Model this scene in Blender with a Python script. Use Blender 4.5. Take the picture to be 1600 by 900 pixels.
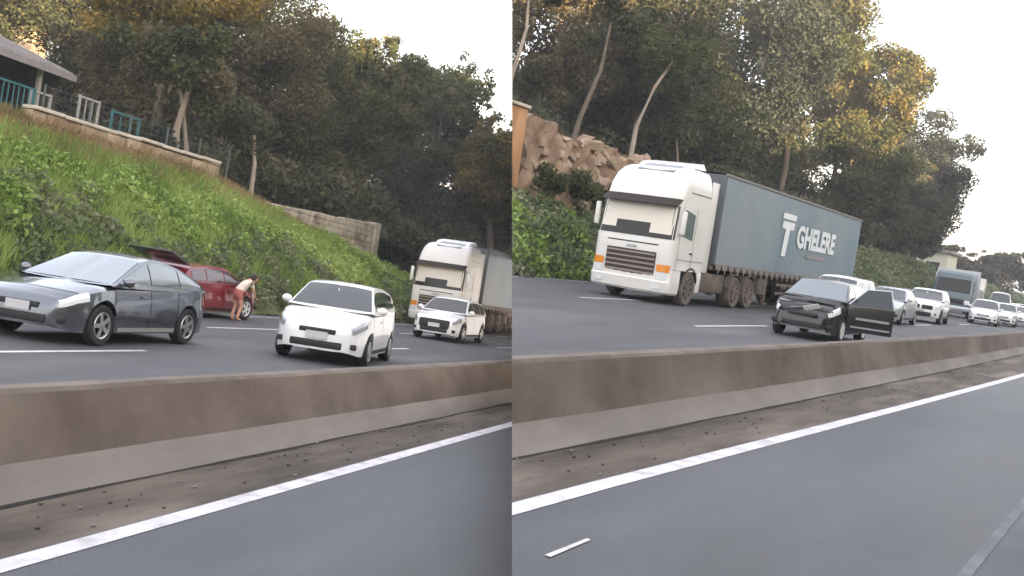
import bpy, bmesh, math, random
import numpy as np
from mathutils import Matrix, Vector
for o in list(bpy.data.objects): bpy.data.objects.remove(o)
scene = bpy.context.scene
R = math.radians
# ------------------------------------------------------------------ camera
EYE = 1.6
def frame_axes(vx, vy, s=.15, f=1600.):
    d = Vector(((vx-800)/f, -(vy-450)/f, -1)).normalized()
    n = Vector((s, 1, -((vy-450)+s*(800-vx))/f)).normalized()
    return Matrix((d.cross(n), d, n))           # rows: road x, road y, road z in camera axes
FB3 = frame_axes(1830, 510)                     # road of the right-hand stretch = world axes
FA3 = frame_axes(1240, 540)                     # road of the left-hand stretch
cam = bpy.data.cameras.new('camera'); cam.lens = 36; cam.sensor_width = 36
cam.clip_start = .05; cam.clip_end = 3000
co = bpy.data.objects.new('camera', cam); scene.collection.objects.link(co)
co.matrix_world = Matrix.Translation((0, 0, EYE)) @ FB3.to_4x4()
scene.camera = co
FB = Matrix.Identity(4)
FA = Matrix.Translation((0, 0, EYE)) @ (FB3 @ FA3.transposed()).to_4x4() @ Matrix.Translation((0, 0, -EYE))
SEAM_N = Vector((FB3[0][0], FB3[1][0], FB3[2][0]))   # where the two stretches of road meet
# ------------------------------------------------------------------ light
w = bpy.data.worlds.new('World'); scene.world = w; w.use_nodes = True
nt = w.node_tree; bg = nt.nodes['Background']
sky = nt.nodes.new('ShaderNodeTexSky'); sky.sky_type = 'NISHITA'; sky.sun_disc = False
SUN_EL, SUN_AZ = R(11), R(112)                       # azimuth clockwise from +Y
sky.sun_elevation = SUN_EL; sky.sun_rotation = SUN_AZ
sky.air_density = 1.0; sky.dust_density = 4.0; sky.ozone_density = 1.2
veil = nt.nodes.new('ShaderNodeMix'); veil.data_type = 'RGBA'; veil.inputs[0].default_value = .55
nt.links.new(sky.outputs[0], veil.inputs[6]); veil.inputs[7].default_value = (2.55, 2.42, 2.42, 1)   # thin bright cloud veil
nt.links.new(veil.outputs[2], bg.inputs[0]); bg.inputs[1].default_value = .15
sl = bpy.data.lights.new('sun', 'SUN'); sl.energy = 4.4; sl.angle = R(.6); sl.color = (1, .74, .42)
so = bpy.data.objects.new('sun', sl); scene.collection.objects.link(so)
to_sun = Vector((math.cos(SUN_EL)*math.sin(SUN_AZ), math.cos(SUN_EL)*math.cos(SUN_AZ), math.sin(SUN_EL)))
so.rotation_euler = to_sun.to_track_quat('Z', 'Y').to_euler(); so.location = (20, -20, 30)
scene.view_settings.view_transform = 'Standard'; scene.view_settings.look = 'None'
scene.view_settings.exposure = 2.68; scene.view_settings.gamma = 1
# ------------------------------------------------------------------ materials
MATS = {}
def mat(name, col, rough=.6, metal=0., spec=.5, coat=0., var=0., scale=3., col2=None, bump=0., emit=None, grime=None, stretch=None):
    if name in MATS: return MATS[name]
    m = bpy.data.materials.new(name); m.use_nodes = True; n = m.node_tree.nodes; l = m.node_tree.links
    p = n['Principled BSDF']
    p.inputs['Base Color'].default_value = (*col, 1); p.inputs['Roughness'].default_value = rough
    p.inputs['Metallic'].default_value = metal; p.inputs['Specular IOR Level'].default_value = spec
    p.inputs['Coat Weight'].default_value = coat; p.inputs['Coat Roughness'].default_value = .06
    if col2 is not None or bump:
        tc = n.new('ShaderNodeTexCoord'); mp = n.new('ShaderNodeMapping')
        if stretch: mp.inputs['Scale'].default_value = stretch
        l.new(tc.outputs['Object'], mp.inputs[0])
        no = n.new('ShaderNodeTexNoise'); no.inputs['Scale'].default_value = scale; no.inputs['Detail'].default_value = 8
        no.inputs['Roughness'].default_value = .62
        l.new(mp.outputs[0], no.inputs['Vector'])
        if col2 is not None:
            cr = n.new('ShaderNodeValToRGB'); cr.color_ramp.elements[0].position = .36; cr.color_ramp.elements[1].position = .66
            cr.color_ramp.elements[0].color = (*col, 1); cr.color_ramp.elements[1].color = (*col2, 1)
            l.new(no.outputs[0], cr.inputs[0]); out = cr.outputs[0]
            if grime:
                n2 = n.new('ShaderNodeTexNoise'); n2.inputs['Scale'].default_value = grime[1]; n2.inputs['Detail'].default_value = 5
                l.new(mp.outputs[0], n2.inputs['Vector'])
                c2 = n.new('ShaderNodeValToRGB'); c2.color_ramp.elements[0].position = .5; c2.color_ramp.elements[1].position = .68
                l.new(n2.outputs[0], c2.inputs[0])
                mx = n.new('ShaderNodeMix'); mx.data_type = 'RGBA'; l.new(c2.outputs[0], mx.inputs[0])
                l.new(out, mx.inputs[6]); mx.inputs[7].default_value = (*grime[0], 1); out = mx.outputs[2]
            if 'asphalt' in name:
                n3 = n.new('ShaderNodeTexNoise'); n3.inputs['Scale'].default_value = 70; n3.inputs['Detail'].default_value = 2; l.new(tc.outputs['Object'], n3.inputs['Vector'])
                r3 = n.new('ShaderNodeMapRange'); r3.inputs[1].default_value = .3; r3.inputs[2].default_value = .7; r3.inputs[3].default_value = .78; r3.inputs[4].default_value = 1.22; l.new(n3.outputs[0], r3.inputs[0])
                m3 = n.new('ShaderNodeVectorMath'); m3.operation = 'SCALE'; l.new(out, m3.inputs[0]); l.new(r3.outputs[0], m3.inputs['Scale']); out = m3.outputs[0]
            l.new(out, p.inputs['Base Color'])
        if bump:
            b = n.new('ShaderNodeBump'); b.inputs['Strength'].default_value = bump; b.inputs['Distance'].default_value = .03
            l.new(no.outputs[0], b.inputs['Height']); l.new(b.outputs[0], p.inputs['Normal'])
    if emit: p.inputs['Emission Color'].default_value = (*emit[0], 1); p.inputs['Emission Strength'].default_value = emit[1]
    MATS[name] = m; return m
def leafmat(name, cols, scale=.25):
    """foliage: hue clumps by noise plus a random step for every leaf"""
    m = bpy.data.materials.new(name); m.use_nodes = True; n = m.node_tree.nodes; l = m.node_tree.links
    n.remove(n['Principled BSDF'])
    tc = n.new('ShaderNodeTexCoord'); no = n.new('ShaderNodeTexNoise'); no.inputs['Scale'].default_value = scale; no.inputs['Detail'].default_value = 3
    l.new(tc.outputs['Object'], no.inputs['Vector'])
    g = n.new('ShaderNodeNewGeometry')
    a = n.new('ShaderNodeMath'); a.operation = 'MULTIPLY_ADD'; a.inputs[1].default_value = .24; a.inputs[2].default_value = -.12
    l.new(g.outputs['Random Per Island'], a.inputs[0])
    b = n.new('ShaderNodeMath'); b.operation = 'ADD'; l.new(a.outputs[0], b.inputs[0]); l.new(no.outputs[0], b.inputs[1])
    cr = n.new('ShaderNodeValToRGB'); e = cr.color_ramp.elements
    e[0].position = .28; e[1].position = .72; e[0].color = (*cols[0], 1); e[1].color = (*cols[-1], 1)
    for i, c in enumerate(cols[1:-1]):
        q = e.new(.28+.44*(i+1)/(len(cols)-1)); q.color = (*c, 1)
    l.new(b.outputs[0], cr.inputs[0])
    d = n.new('ShaderNodeBsdfPrincipled'); d.inputs['Roughness'].default_value = .55; d.inputs['Specular IOR Level'].default_value = .12
    t = n.new('ShaderNodeBsdfTranslucent'); mx = n.new('ShaderNodeMixShader'); mx.inputs[0].default_value = .3
    l.new(cr.outputs[0], d.inputs['Base Color']); l.new(cr.outputs[0], t.inputs[0])
    l.new(d.outputs[0], mx.inputs[1]); l.new(t.outputs[0], mx.inputs[2]); l.new(mx.outputs[0], n['Material Output'].inputs[0])
    MATS[name] = m; return m
asphalt = mat('asphalt', (.040, .042, .049), .6, col2=(.092, .091, .100), scale=.42, bump=.14, grime=((.062, .062, .066), 1.3), stretch=(1, .25, 1))
asphalt2 = mat('asphalt_far', (.052, .050, .056), .7, col2=(.085, .081, .088), scale=.6, bump=.1, grime=((.115, .105, .10), .5), stretch=(1, .2, 1))
gutter = mat('gutter_dirt', (.052, .040, .031), .9, col2=(.125, .098, .078), scale=2.6, bump=.8, grime=((.19, .155, .125), 1.5), stretch=(1, .22, 1))
paint = mat('road_paint', (.55, .52, .55), .6, col2=(.70, .66, .69), scale=3, grime=((.42, .40, .40), 5))
paint_old = mat('worn_paint', (.34, .34, .36), .7, col2=(.5, .5, .52), scale=5)
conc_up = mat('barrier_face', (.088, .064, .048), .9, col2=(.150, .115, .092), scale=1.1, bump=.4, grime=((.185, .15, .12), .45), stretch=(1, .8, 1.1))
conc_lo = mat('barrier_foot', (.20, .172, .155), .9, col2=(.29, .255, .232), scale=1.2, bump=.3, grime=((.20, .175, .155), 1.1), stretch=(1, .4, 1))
conc_top_lit = mat('barrier_top_lit', (.125, .10, .082), .9, col2=(.19, .155, .13), scale=2.)  # cap paler than the face: light on the top put into the colour
earth = mat('red_earth', (.12, .06, .035), .95, col2=(.20, .115, .075), scale=.8, bump=.5)
soil = mat('ground_soil', (.06, .055, .03), .95, col2=(.10, .085, .05), scale=.5, bump=.5)
grassy = mat('bank_ground', (.07, .10, .03), .95, col2=(.14, .15, .06), scale=.5, bump=.5)
stone = mat('pale_stone', (.34, .30, .24), .9, col2=(.52, .47, .39), scale=1.6, bump=.6, grime=((.17, .13, .09), 1.1))
orange_wall = mat('orange_wall', (.36, .19, .09), .9, col2=(.50, .29, .15), scale=.7, bump=.3, grime=((.22, .12, .06), .9), stretch=(1, 1, .25))
coping = mat('coping', (.46, .40, .33), .9, col2=(.58, .52, .45), scale=2)
bark = mat('bark', (.075, .06, .045), .95, col2=(.15, .125, .10), scale=2, bump=.6, stretch=(1, 1, .3))
bark_pale = mat('pale_bark', (.20, .165, .13), .95, col2=(.33, .28, .23), scale=2, bump=.5, stretch=(1, 1, .3))
leafmat('leaf_dark', [(.034, .042, .024), (.062, .072, .040), (.095, .095, .055), (.125, .112, .068)])
leafmat('leaf_mid', [(.036, .050, .022), (.068, .084, .036), (.105, .11, .045), (.145, .13, .065)])
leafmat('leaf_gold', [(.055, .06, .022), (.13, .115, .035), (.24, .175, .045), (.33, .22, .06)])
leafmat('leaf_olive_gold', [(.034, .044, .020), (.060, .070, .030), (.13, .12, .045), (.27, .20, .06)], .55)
leafmat('leaf_brown', [(.05, .05, .028), (.088, .080, .045), (.13, .108, .062), (.17, .135, .08)])
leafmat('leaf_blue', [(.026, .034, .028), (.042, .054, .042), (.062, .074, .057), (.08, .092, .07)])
leafmat('bank_green', [(.14, .21, .055), (.22, .32, .08), (.32, .43, .12), (.40, .48, .17)], .35)
leafmat('bank_olive', [(.09, .125, .06), (.14, .18, .09), (.20, .225, .125), (.26, .26, .17)], .5)
leafmat('dry_grass', [(.16, .14, .06), (.24, .19, .09), (.33, .24, .13), (.38, .25, .16)], .4)
white = mat('white_paint', (.80, .80, .80), .3, coat=.8)
truck_white = mat('truck_white', (.80, .78, .75), .35, coat=.5, col2=(.74, .71, .66), scale=.8)
silver = mat('silver_paint', (.50, .52, .56), .35, metal=.6, coat=.5)
grey_paint = mat('grey_paint', (.16, .17, .195), .25, metal=.85, coat=1.)
dark_paint = mat('dark_paint', (.030, .028, .030), .35, metal=.4, coat=.8)
lens_dim = mat('lamp_clear', (.30, .32, .34), .1, spec=1., coat=1.)
maroon = mat('maroon_paint', (.20, .010, .020), .3, metal=.2, coat=.8)
blue_grey = mat('blue_grey_paint', (.10, .14, .165), .4, coat=.4)
glass = mat('dark_glass', (.022, .028, .033), .06, spec=.9, coat=.5)
glass_lt = mat('pale_glass', (.12, .15, .17), .08, spec=.9, coat=1.)
black = mat('black_plastic', (.018, .018, .019), .6)
darkgap = mat('dark_gap', (.01, .01, .01), .9)
rubber = mat('rubber', (.022, .021, .021), .85)
dusty_rubber = mat('dusty_rubber', (.10, .08, .068), .9, col2=(.17, .14, .12), scale=5)
rim_m = mat('rim_metal', (.48, .48, .48), .35, metal=.8)
rim_w = mat('rim_white', (.70, .68, .66), .5)
lens = mat('lamp_lens', (.78, .80, .82), .08, spec=1., coat=1.)
amber = mat('amber_lens', (.80, .28, .03), .25, coat=.6)
redlens = mat('red_lens', (.45, .02, .02), .2, coat=1.)
plate_m = mat('plate', (.55, .55, .56), .5)
chassis_m = mat('chassis_dusty', (.10, .075, .06), .85, col2=(.20, .155, .13), scale=3)
curtain = mat('trailer_curtain', (.17, .235, .29), .42, col2=(.25, .285, .31), scale=.22, bump=.15, spec=.6)
curtain_hem = mat('curtain_hem', (.21, .18, .165), .7, col2=(.28, .245, .225), scale=1.5)
logo_m = mat('logo_white', (.80, .82, .84), .5)
logo_dim = mat('logo_faded', (.30, .27, .29), .5)
pale_panel_m = mat('windscreen_cream', (.74, .68, .58), .6, coat=1.)
cream = mat('cream_render', (.42, .31, .20), .9, col2=(.5, .38, .25), scale=.6)
roof_grey = mat('roof_sheet', (.20, .185, .19), .8, col2=(.28, .26, .265), scale=1.2)
dark_wall = mat('dark_wall', (.07, .065, .07), .9, col2=(.11, .10, .105), scale=1)
teal = mat('teal_paint', (.025, .12, .13), .5)
wire_m = mat('wire_grey', (.07, .09, .085), .7)
pale_metal = mat('pale_metal', (.30, .29, .28), .6)
skin = mat('skin', (.50, .27, .19), .6)
cloth_cream = mat('cream_cloth', (.70, .60, .52), .9)
cloth_red = mat('faded_red_cloth', (.38, .12, .10), .9)
hair_m = mat('dark_hair', (.03, .02, .015), .7)
# ------------------------------------------------------------------ helpers
col = scene.collection
def tag(o, label=None, cat=None, group=None, kind=None):
    if label: o['label'] = label
    if cat: o['category'] = cat
    if group: o['group'] = group
    if kind: o['kind'] = kind
    return o
def link(name, me, parent=None, M=None):
    o = bpy.data.objects.new(name, me); col.objects.link(o)
    if parent is not None: o.parent = parent
    if M is not None: o.matrix_local = M
    return o
def mesh(name, V, F, mats, parent=None, M=None, mi=None, smooth=None):
    me = bpy.data.meshes.new(name); me.from_pydata([tuple(v) for v in V], [], F)
    for m in (mats if isinstance(mats, (list, tuple)) else [mats]): me.materials.append(m)
    if mi is not None: me.polygons.foreach_set('material_index', mi)
    if smooth:
        me.polygons.foreach_set('use_smooth', [True]*len(me.polygons)); me.set_sharp_from_angle(angle=R(smooth))
    me.update(); return link(name, me, parent, M)
def root(name, F, loc, rz=0., s=1., **k):
    o = bpy.data.objects.new(name, None); col.objects.link(o); o.empty_display_size = .3
    o.matrix_world = F @ Matrix.Translation(loc) @ Matrix.Rotation(rz, 4, 'Z') @ Matrix.Scale(s, 4)
    return tag(o, **k)
class MB:
    def __init__(s): s.V = []; s.F = []; s.I = []
    def add(s, V, F, m=0):
        n = len(s.V); s.V += [tuple(v) for v in V]; s.F += [tuple(i+n for i in f) for f in F]; s.I += [m]*len(F); return s
    def box(s, a, b, m=0, M=None, bev=0.):
        bm = bmesh.new(); bmesh.ops.create_cube(bm, size=1)
        for v in bm.verts: v.co = Vector([(a[i]+b[i])/2 + v.co[i]*(b[i]-a[i]) for i in range(3)])
        if bev: bmesh.ops.bevel(bm, geom=bm.edges[:], offset=bev, segments=2, affect='EDGES', profile=.5)
        if M is not None: bm.transform(M)
        bm.verts.index_update(); s.add([v.co.copy() for v in bm.verts], [[v.index for v in f.verts] for f in bm.faces], m); bm.free(); return s
    def tube(s, P, r, m=0, n=8, cap=True):
        P = [Vector(p) for p in P]; r = r if isinstance(r, (list, tuple)) else [r]*len(P)
        V = []; up = Vector((0, 0, 1))
        for i, p in enumerate(P):
            d = (P[min(i+1, len(P)-1)]-P[max(i-1, 0)]).normalized()
            a = d.cross(up if abs(d.z) < .9 else Vector((1, 0, 0))).normalized(); b = d.cross(a)
            for k in range(n):
                t = 2*math.pi*k/n; V.append(p + (a*math.cos(t)+b*math.sin(t))*r[i])
        F = [(i*n+k, i*n+(k+1) % n, (i+1)*n+(k+1) % n, (i+1)*n+k) for i in range(len(P)-1) for k in range(n)]
        if cap: F += [tuple(range(n))[::-1], tuple((len(P)-1)*n+k for k in range(n))]
        return s.add(V, F, m)
    def blob(s, c, r, m=0, seg=14, M=None):
        V = []; F = []; h = seg//2
        for i in range(h+1):
            a = math.pi*i/h
            for k in range(seg):
                t = 2*math.pi*k/seg
                v = Vector((math.sin(a)*math.cos(t)*r[0], math.sin(a)*math.sin(t)*r[1], math.cos(a)*r[2]))
                if M: v = M @ v
                V.append(v+Vector(c))
        for i in range(h):
            for k in range(seg): F.append((i*seg+k, i*seg+(k+1) % seg, (i+1)*seg+(k+1) % seg, (i+1)*seg+k))
        return s.add(V, F, m)
    def loft(s, rings, m=0, closed=True, caps=True):
        n = len(rings[0]); V = [v for r in rings for v in r]
        F = [(i*n+k, i*n+(k+1) % n, (i+1)*n+(k+1) % n, (i+1)*n+k) for i in range(len(rings)-1) for k in range(n if closed else n-1)]
        if caps: F += [tuple(range(n))[::-1], tuple((len(rings)-1)*n+k for k in range(n))]
        return s.add(V, F, m)
    def grid(s, fn, a, b, na, nb, m=0):
        V = [fn(a[0]+(a[1]-a[0])*i/na, b[0]+(b[1]-b[0])*j/nb) for i in range(na+1) for j in range(nb+1)]
        F = [(i*(nb+1)+j, i*(nb+1)+j+1, (i+1)*(nb+1)+j+1, (i+1)*(nb+1)+j) for i in range(na) for j in range(nb)]
        return s.add(V, F, m)
    def lathe(s, prof, c, axis='X', m=0, n=28):
        """prof: (offset along axis, radius)"""
        V = []
        for a, r in prof:
            for k in range(n):
                t = 2*math.pi*k/n
                V.append((c[0]+a, c[1]+r*math.cos(t), c[2]+r*math.sin(t)))
        F = [(i*n+k, i*n+(k+1) % n, (i+1)*n+(k+1) % n, (i+1)*n+k) for i in range(len(prof)-1) for k in range(n)]
        return s.add(V, F, m)
    def build(s, name, mats, parent=None, M=None, smooth=35):
        return mesh(name, s.V, s.F, mats, parent, M, s.I, smooth)
SET_A = []; SET_B = []
# ------------------------------------------------------------------ ground, roads
def strip(name, F, fx0, fx1, y0, y1, z, m, step=4., kind='structure', label=None, nx=1, zf=None):
    n = max(1, int((y1-y0)/step)); V = []; Fc = []
    for i in range(n+1):
        y = y0+(y1-y0)*i/n; a = fx0(y) if callable(fx0) else fx0; b = fx1(y) if callable(fx1) else fx1
        for j in range(nx+1):
            x = a+(b-a)*j/nx; V.append((x, y, z if zf is None else zf(x, y)))
    for i in range(n):
        for j in range(nx):
            k = i*(nx+1)+j; Fc.append((k, k+1, k+nx+2, k+nx+1))
    o = mesh(name, V, Fc, m); o.matrix_world = F; tag(o, kind=kind, label=label); return o
def bendB(y): return -.00022*max(0, y-10)**2 if y < 130 else -.00022*120**2-.0528*(y-130)
P = {}
P['A'] = dict(F=FA, bend=lambda y: 0., base=-4.26, line=lambda y: -3.52, foot=-17.0, crest=-22., prof=((0, 0), (-.15, .19), (-.33, .615)), y0=-30, y1=220)
P['B'] = dict(F=FB, bend=bendB, base=-3.70, line=lambda y: -3.06+.42*min(1, max(0, (y-5)/21)), foot=-19.0, crest=-22.5, prof=((0, 0), (-.14, .19), (-.31, .63)), y0=-30, y1=420)
def barrier(p, label):
    prof = [(0, -.05), (0, .0), (-.15*1, p['prof'][1][1]), (p['prof'][2][0]+.015, p['prof'][2][1]-.03), (p['prof'][2][0]-.01, p['prof'][2][1]),
            (p['prof'][2][0]-.14, p['prof'][2][1]), (p['prof'][2][0]-.17, p['prof'][2][1]-.03), (p['prof'][2][0]-.40, .19), (p['prof'][2][0]-.54, 0), (p['prof'][2][0]-.54, -.05)]
    mb = MB(); ys = [p['y0']]
    while ys[-1] < p['y1']: ys.append(ys[-1]+(.75 if ys[-1] < 45 else 6))
    rnd = random.Random(4); k = len(prof); V = []; I = []; Fc = []
    for i, y in enumerate(ys):
        for j, (x, z) in enumerate(prof):
            wob = rnd.uniform(-.006, .006) if j in (2, 3, 4) else 0
            V.append((p['base']+p['bend'](y)+x+wob, y, z+wob))
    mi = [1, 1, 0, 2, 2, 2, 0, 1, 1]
    for i in range(len(ys)-1):
        for j in range(k-1): Fc.append((i*k+j, i*k+j+1, (i+1)*k+j+1, (i+1)*k+j)); I.append(mi[j])
    mb.add(V, Fc); mb.I = I
    o = mb.build('concrete_barrier', [conc_up, conc_lo, conc_top_lit], smooth=20); o.matrix_world = p['F']
    return tag(o, label, 'barrier', 'low concrete barriers along the median')
def zbankA(x, y):
    h = 4.75 if y < 33 else max(1.9, 4.75-(y-33)*.125)
    t = min(1, max(0, (-17.0-x)/5.)); return h*(t**.8)
def zbankB(x, y):
    h = 3.3 if y < 60 else 3.3+min(.5, (y-60)*.02)
    if y > 140: h = 3.6
    t = min(1, max(0, (-19.0-(x-bendB(y)))/3.2)); return h*(t**.75)
for k in 'AB':
    p = P[k]; F = p['F']; b = p['bend']; S = SET_A if k == 'A' else SET_B
    side = 'dark' if k == 'A' else ''
    S.append(strip('ground', F, -260, 60, p['y0'], p['y1'], -.03, soil, 25))
    S.append(strip('road', F, lambda y: p['line'](y)+b(y)-.02, 14., p['y0'], p['y1'], 0, asphalt))
    S.append(strip('road_gutter', F, lambda y: p['base']+b(y)-.02, lambda y: p['line'](y)+b(y)-.02, p['y0'], p['y1'], -.004, gutter))
    S.append(strip('gutter_joint', F, lambda y: p['base']+b(y)+.01+.012*math.sin(y*3.1), lambda y: p['base']+b(y)+.05+.018*math.sin(y*1.7), p['y0'], p['y1'], 0, mat('dark_joint', (.018, .015, .013), .9), .5))  # thin dark line along the joint at the barrier base
    S.append(strip('edge_line', F, lambda y: p['line'](y)+b(y), lambda y: p['line'](y)+b(y)+.145, p['y0'], p['y1'], .004, paint))
    far = -16.9 if k == 'A' else -19.2
    S.append(strip('opposite_road', F, lambda y: far+b(y), lambda y: p['base']+b(y)-.8, p['y0'], p['y1'], 0, asphalt2))
    es = -16.2 if k == 'A' else -18.45
    S.append(strip('far_edge_line', F, lambda y: es+b(y), lambda y: es+b(y)+.14, p['y0'], p['y1'], .004, paint_old))
    S.append(strip('median_strip', F, lambda y: p['base']+b(y)-.85, lambda y: p['base']+b(y)-.8+.35, p['y0'], p['y1'], -.006, gutter))
    S.append(barrier(p, 'low brown concrete barrier ' + ('in front of the small white hatchback, left view' if k == 'A' else 'in front of the dark open-door hatchback, right view')))
dashA = [(-9.75, 7.5, 14.1), (-9.75, 21.5, 25.6), (-9.75, 34, 38), (-9.75, 46, 50), (-9.75, 58, 62), (-13., 9, 13), (-13, 21, 25), (-13, 33, 37), (-13, 45, 49)]
dashB = [(-8.95, 10, 14), (-8.95, 21.9, 26.9), (-8.95, 34.5, 38.5), (-8.95, 47, 51), (-8.95, 59.5, 63.5), (-13.35, 12, 16), (-13.35, 24.3, 28.1), (-13.35, 37, 41), (-13.35, 49, 53)]
for k, D in (('A', dashA), ('B', dashB)):
    for x, y0, y1 in D:
        b = P[k]['bend']
        (SET_A if k == 'A' else SET_B).append(strip('lane_marking', P[k]['F'], lambda y: x-.065+b(y), lambda y: x+.065+b(y), y0, y1, .004, paint, 2))
SET_B.append(strip('lane_marking', FB, -.80, -.73, 3, 60, .004, mat('faint_seam', (.075, .078, .088), .7, col2=(.15, .152, .165), scale=2.), 4))
SET_B.append(strip('road_patch', FB, -.72, 3.6, -5, 60, .003, mat('asphalt_patch', (.060, .064, .070), .7, col2=(.085, .088, .094), scale=.8, bump=.2), 4))
o = mesh('road_scratch', [(-2.42, 4.44, .006), (-2.385, 4.44, .006), (-2.405, 4.9, .006), (-2.43, 4.9, .006)], [(0, 1, 2, 3)], paint); tag(o, kind='structure'); SET_B.append(o)
# banks
def terrain(name, F, x0, x1, y0, y1, zf, m, dx=.5, dy=1.5, amp=.12, seed=1):
    rnd = random.Random(seed); nx = int((x1-x0)/dx); ny = int((y1-y0)/dy); V = []; Fc = []
    for i in range(ny+1):
        for j in range(nx+1):
            x = x0+(x1-x0)*j/nx; y = y0+(y1-y0)*i/ny; V.append((x, y, zf(x, y)+rnd.uniform(-amp, amp)-.03))
    for i in range(ny):
        for j in range(nx):
            q = i*(nx+1)+j; Fc.append((q, q+1, q+nx+2, q+nx+1))
    o = mesh(name, V, Fc, m, smooth=80); o.matrix_world = F; return tag(o, kind='structure')
SET_A.append(terrain('grass_bank', FA, -22.3, -16.9, 8, 150, zbankA, grassy, amp=.08))
SET_A.append(terrain('plateau', FA, -90, -22.2, 8, 170, lambda x, y: (4.7 if y < 36 else (4.15 if y < 51 else max(2.6, 4.15-(y-51)*.06)))-.05+(-22.2-x)*.03, soil, 3, 4))
def zB2(x, y):
    return zbankB(x, y)
SET_B.append(terrain('grass_bank', FB, -50, -17.8, 10, 400, lambda x, y: zbankB(x, y) if x-bendB(y) < -18.9 else -.15, grassy, .8, 3., amp=.08))
def zplatB(x, y):
    b = bendB(y); h = 5.55 if y < 46 else max(3.3, 5.55-(y-46)*.09)
    t = min(1, max(0, (-21.6-(x-b))/.5)); return zbankB(x, y)*(1-t)+h*t-.05+max(0, -22.3-(x-b))*.13*(1 if y < 70 else .3)
SET_B.append(terrain('plateau', FB, -120, -21.5, 14, 170, zplatB, earth, 1.6, 2.5, amp=.1))
# hills added out of view on the viewer's side, shaped to keep the low sun off the carriageways
def hz(x, y): return 0
rnd = random.Random(9); V = []; Fc = []; ys = [-260+10*i for i in range(60)]
for y in ys:
    h = 30.+2.2*math.sin(y*.07)+1.6*math.sin(y*.19+1)+rnd.uniform(-1, 1)
    for x, z in ((22, -.2), (30, h*.45), (38, h*.85), (46, h), (60, h*.9), (90, -.2)): V.append((x+rnd.uniform(-1, 1), y, z))
for i in range(len(ys)-1):
    for j in range(5): Fc.append((i*6+j, i*6+j+1, (i+1)*6+j+1, (i+1)*6+j))
tag(mesh('shade_ridge', V, Fc, grassy, smooth=80), kind='structure')
# ------------------------------------------------------------------ foliage
def leaves(C, Rr, n, size, seed, squash=1., drop=0.):
    """numpy leaf quads in clumps: C (k,3) clump centres, Rr (k,3) radii, n leaves per clump"""
    g = np.random.default_rng(seed); k = len(C)
    d = g.normal(size=(k, n, 3)); d /= np.linalg.norm(d, axis=2, keepdims=True)
    r = g.random((k, n, 1))**.45
    c = (np.array(C)[:, None, :]+d*r*np.array(Rr)[:, None, :]).reshape(-1, 3)
    N = len(c); u = g.normal(size=(N, 3)); u /= np.linalg.norm(u, axis=1, keepdims=True)
    v = g.normal(size=(N, 3)); v -= (v*u).sum(1, keepdims=True)*u; v /= np.linalg.norm(v, axis=1, keepdims=True)
    s = (size*g.uniform(.6, 1.35, (N, 1))); a = s*.62
    V = np.stack([c-u*s, c+v*a, c+u*s, c-v*a], 1).reshape(-1, 3)
    return V
def quads(name, V, m, parent=None, M=None):
    n = len(V)//4; me = bpy.data.meshes.new(name)
    me.vertices.add(len(V)); me.vertices.foreach_set('co', V.astype(np.float32).ravel())
    me.loops.add(len(V)); me.loops.foreach_set('vertex_index', np.arange(len(V), dtype=np.int32))
    me.polygons.add(n); me.polygons.foreach_set('loop_start', np.arange(0, len(V), 4, dtype=np.int32))
    me.polygons.foreach_set('loop_total', np.full(n, 4, dtype=np.int32))
    me.materials.append(MATS[m]); me.update(calc_edges=True); me.validate()
    return link(name, me, parent, M)
def tree(F, x, y, zc, rx, rz, base, label, leafm='leaf_dark', seed=0, trunk=.28, clumps=34, per=230, size=.2, tx=0., ty=0., barkm=None, name='broadleaf_tree', limbs=7, cover=None, group='trees on top of the bank', bare=0):
    rt = root(name, F, (x+tx, y+ty, base), label=label, cat='tree', group=group)
    g = np.random.default_rng(seed); C = []; Rr = []
    cz = zc-base; ry = rx*.8
    for i in range(clumps):
        d = g.normal(size=3); d /= np.linalg.norm(d)
        r = .25+.68*g.random()**.6
        cr = g.uniform(.20, .38)
        C.append((-tx+d[0]*rx*r, -ty+d[1]*ry*r, cz+d[2]*rz*r)); Rr.append((rx*cr, ry*cr, rz*cr*.85))
    # loose sprays at the outline
    for i in range(clumps//2):
        d = g.normal(size=3); d /= np.linalg.norm(d); r = g.uniform(.92, 1.12)
        C.append((-tx+d[0]*rx*r, -ty+d[1]*ry*r, cz+abs(d[2])*rz*r)); Rr.append((rx*.10, ry*.10, rz*.09))
    big = leaves(C[:clumps], Rr[:clumps], per, size, seed)
    sm = leaves(C[clumps:], Rr[clumps:], per//7, size*.8, seed+1)
    quads('crown', np.concatenate([big, sm]), leafm, rt)
    t = MB(); rnd = random.Random(seed)
    top = Vector((-tx*.8, -ty*.8, cz+rz*.35)); P0 = Vector((0, 0, -.4)); pts = []; rs = []
    for i in range(7):
        f = i/6; q = P0.lerp(top, f)
        if 0 < i < 6: q += Vector((rnd.uniform(-.25, .25), rnd.uniform(-.25, .25), 0))*min(1, cz/6)
        pts.append(q); rs.append(trunk*(1.15-.85*f) if i else trunk*1.5)
    t.tube(pts, rs, n=9); tr = t.build('trunk', barkm or bark, rt, smooth=70)
    for i in range(limbs):
        f = rnd.uniform(.3, .85); a = P0.lerp(top, f); c = Vector(C[rnd.randrange(clumps)])
        m = a.lerp(c, .5)+Vector((rnd.uniform(-.3, .3), rnd.uniform(-.3, .3), rnd.uniform(-.2, .5)))
        b = MB(); b.tube([a, m, c], [trunk*.5*(1.1-f*.5), trunk*.3, trunk*.1], n=6); b.build('limb', barkm or bark, tr, smooth=70)
    return rt
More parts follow.
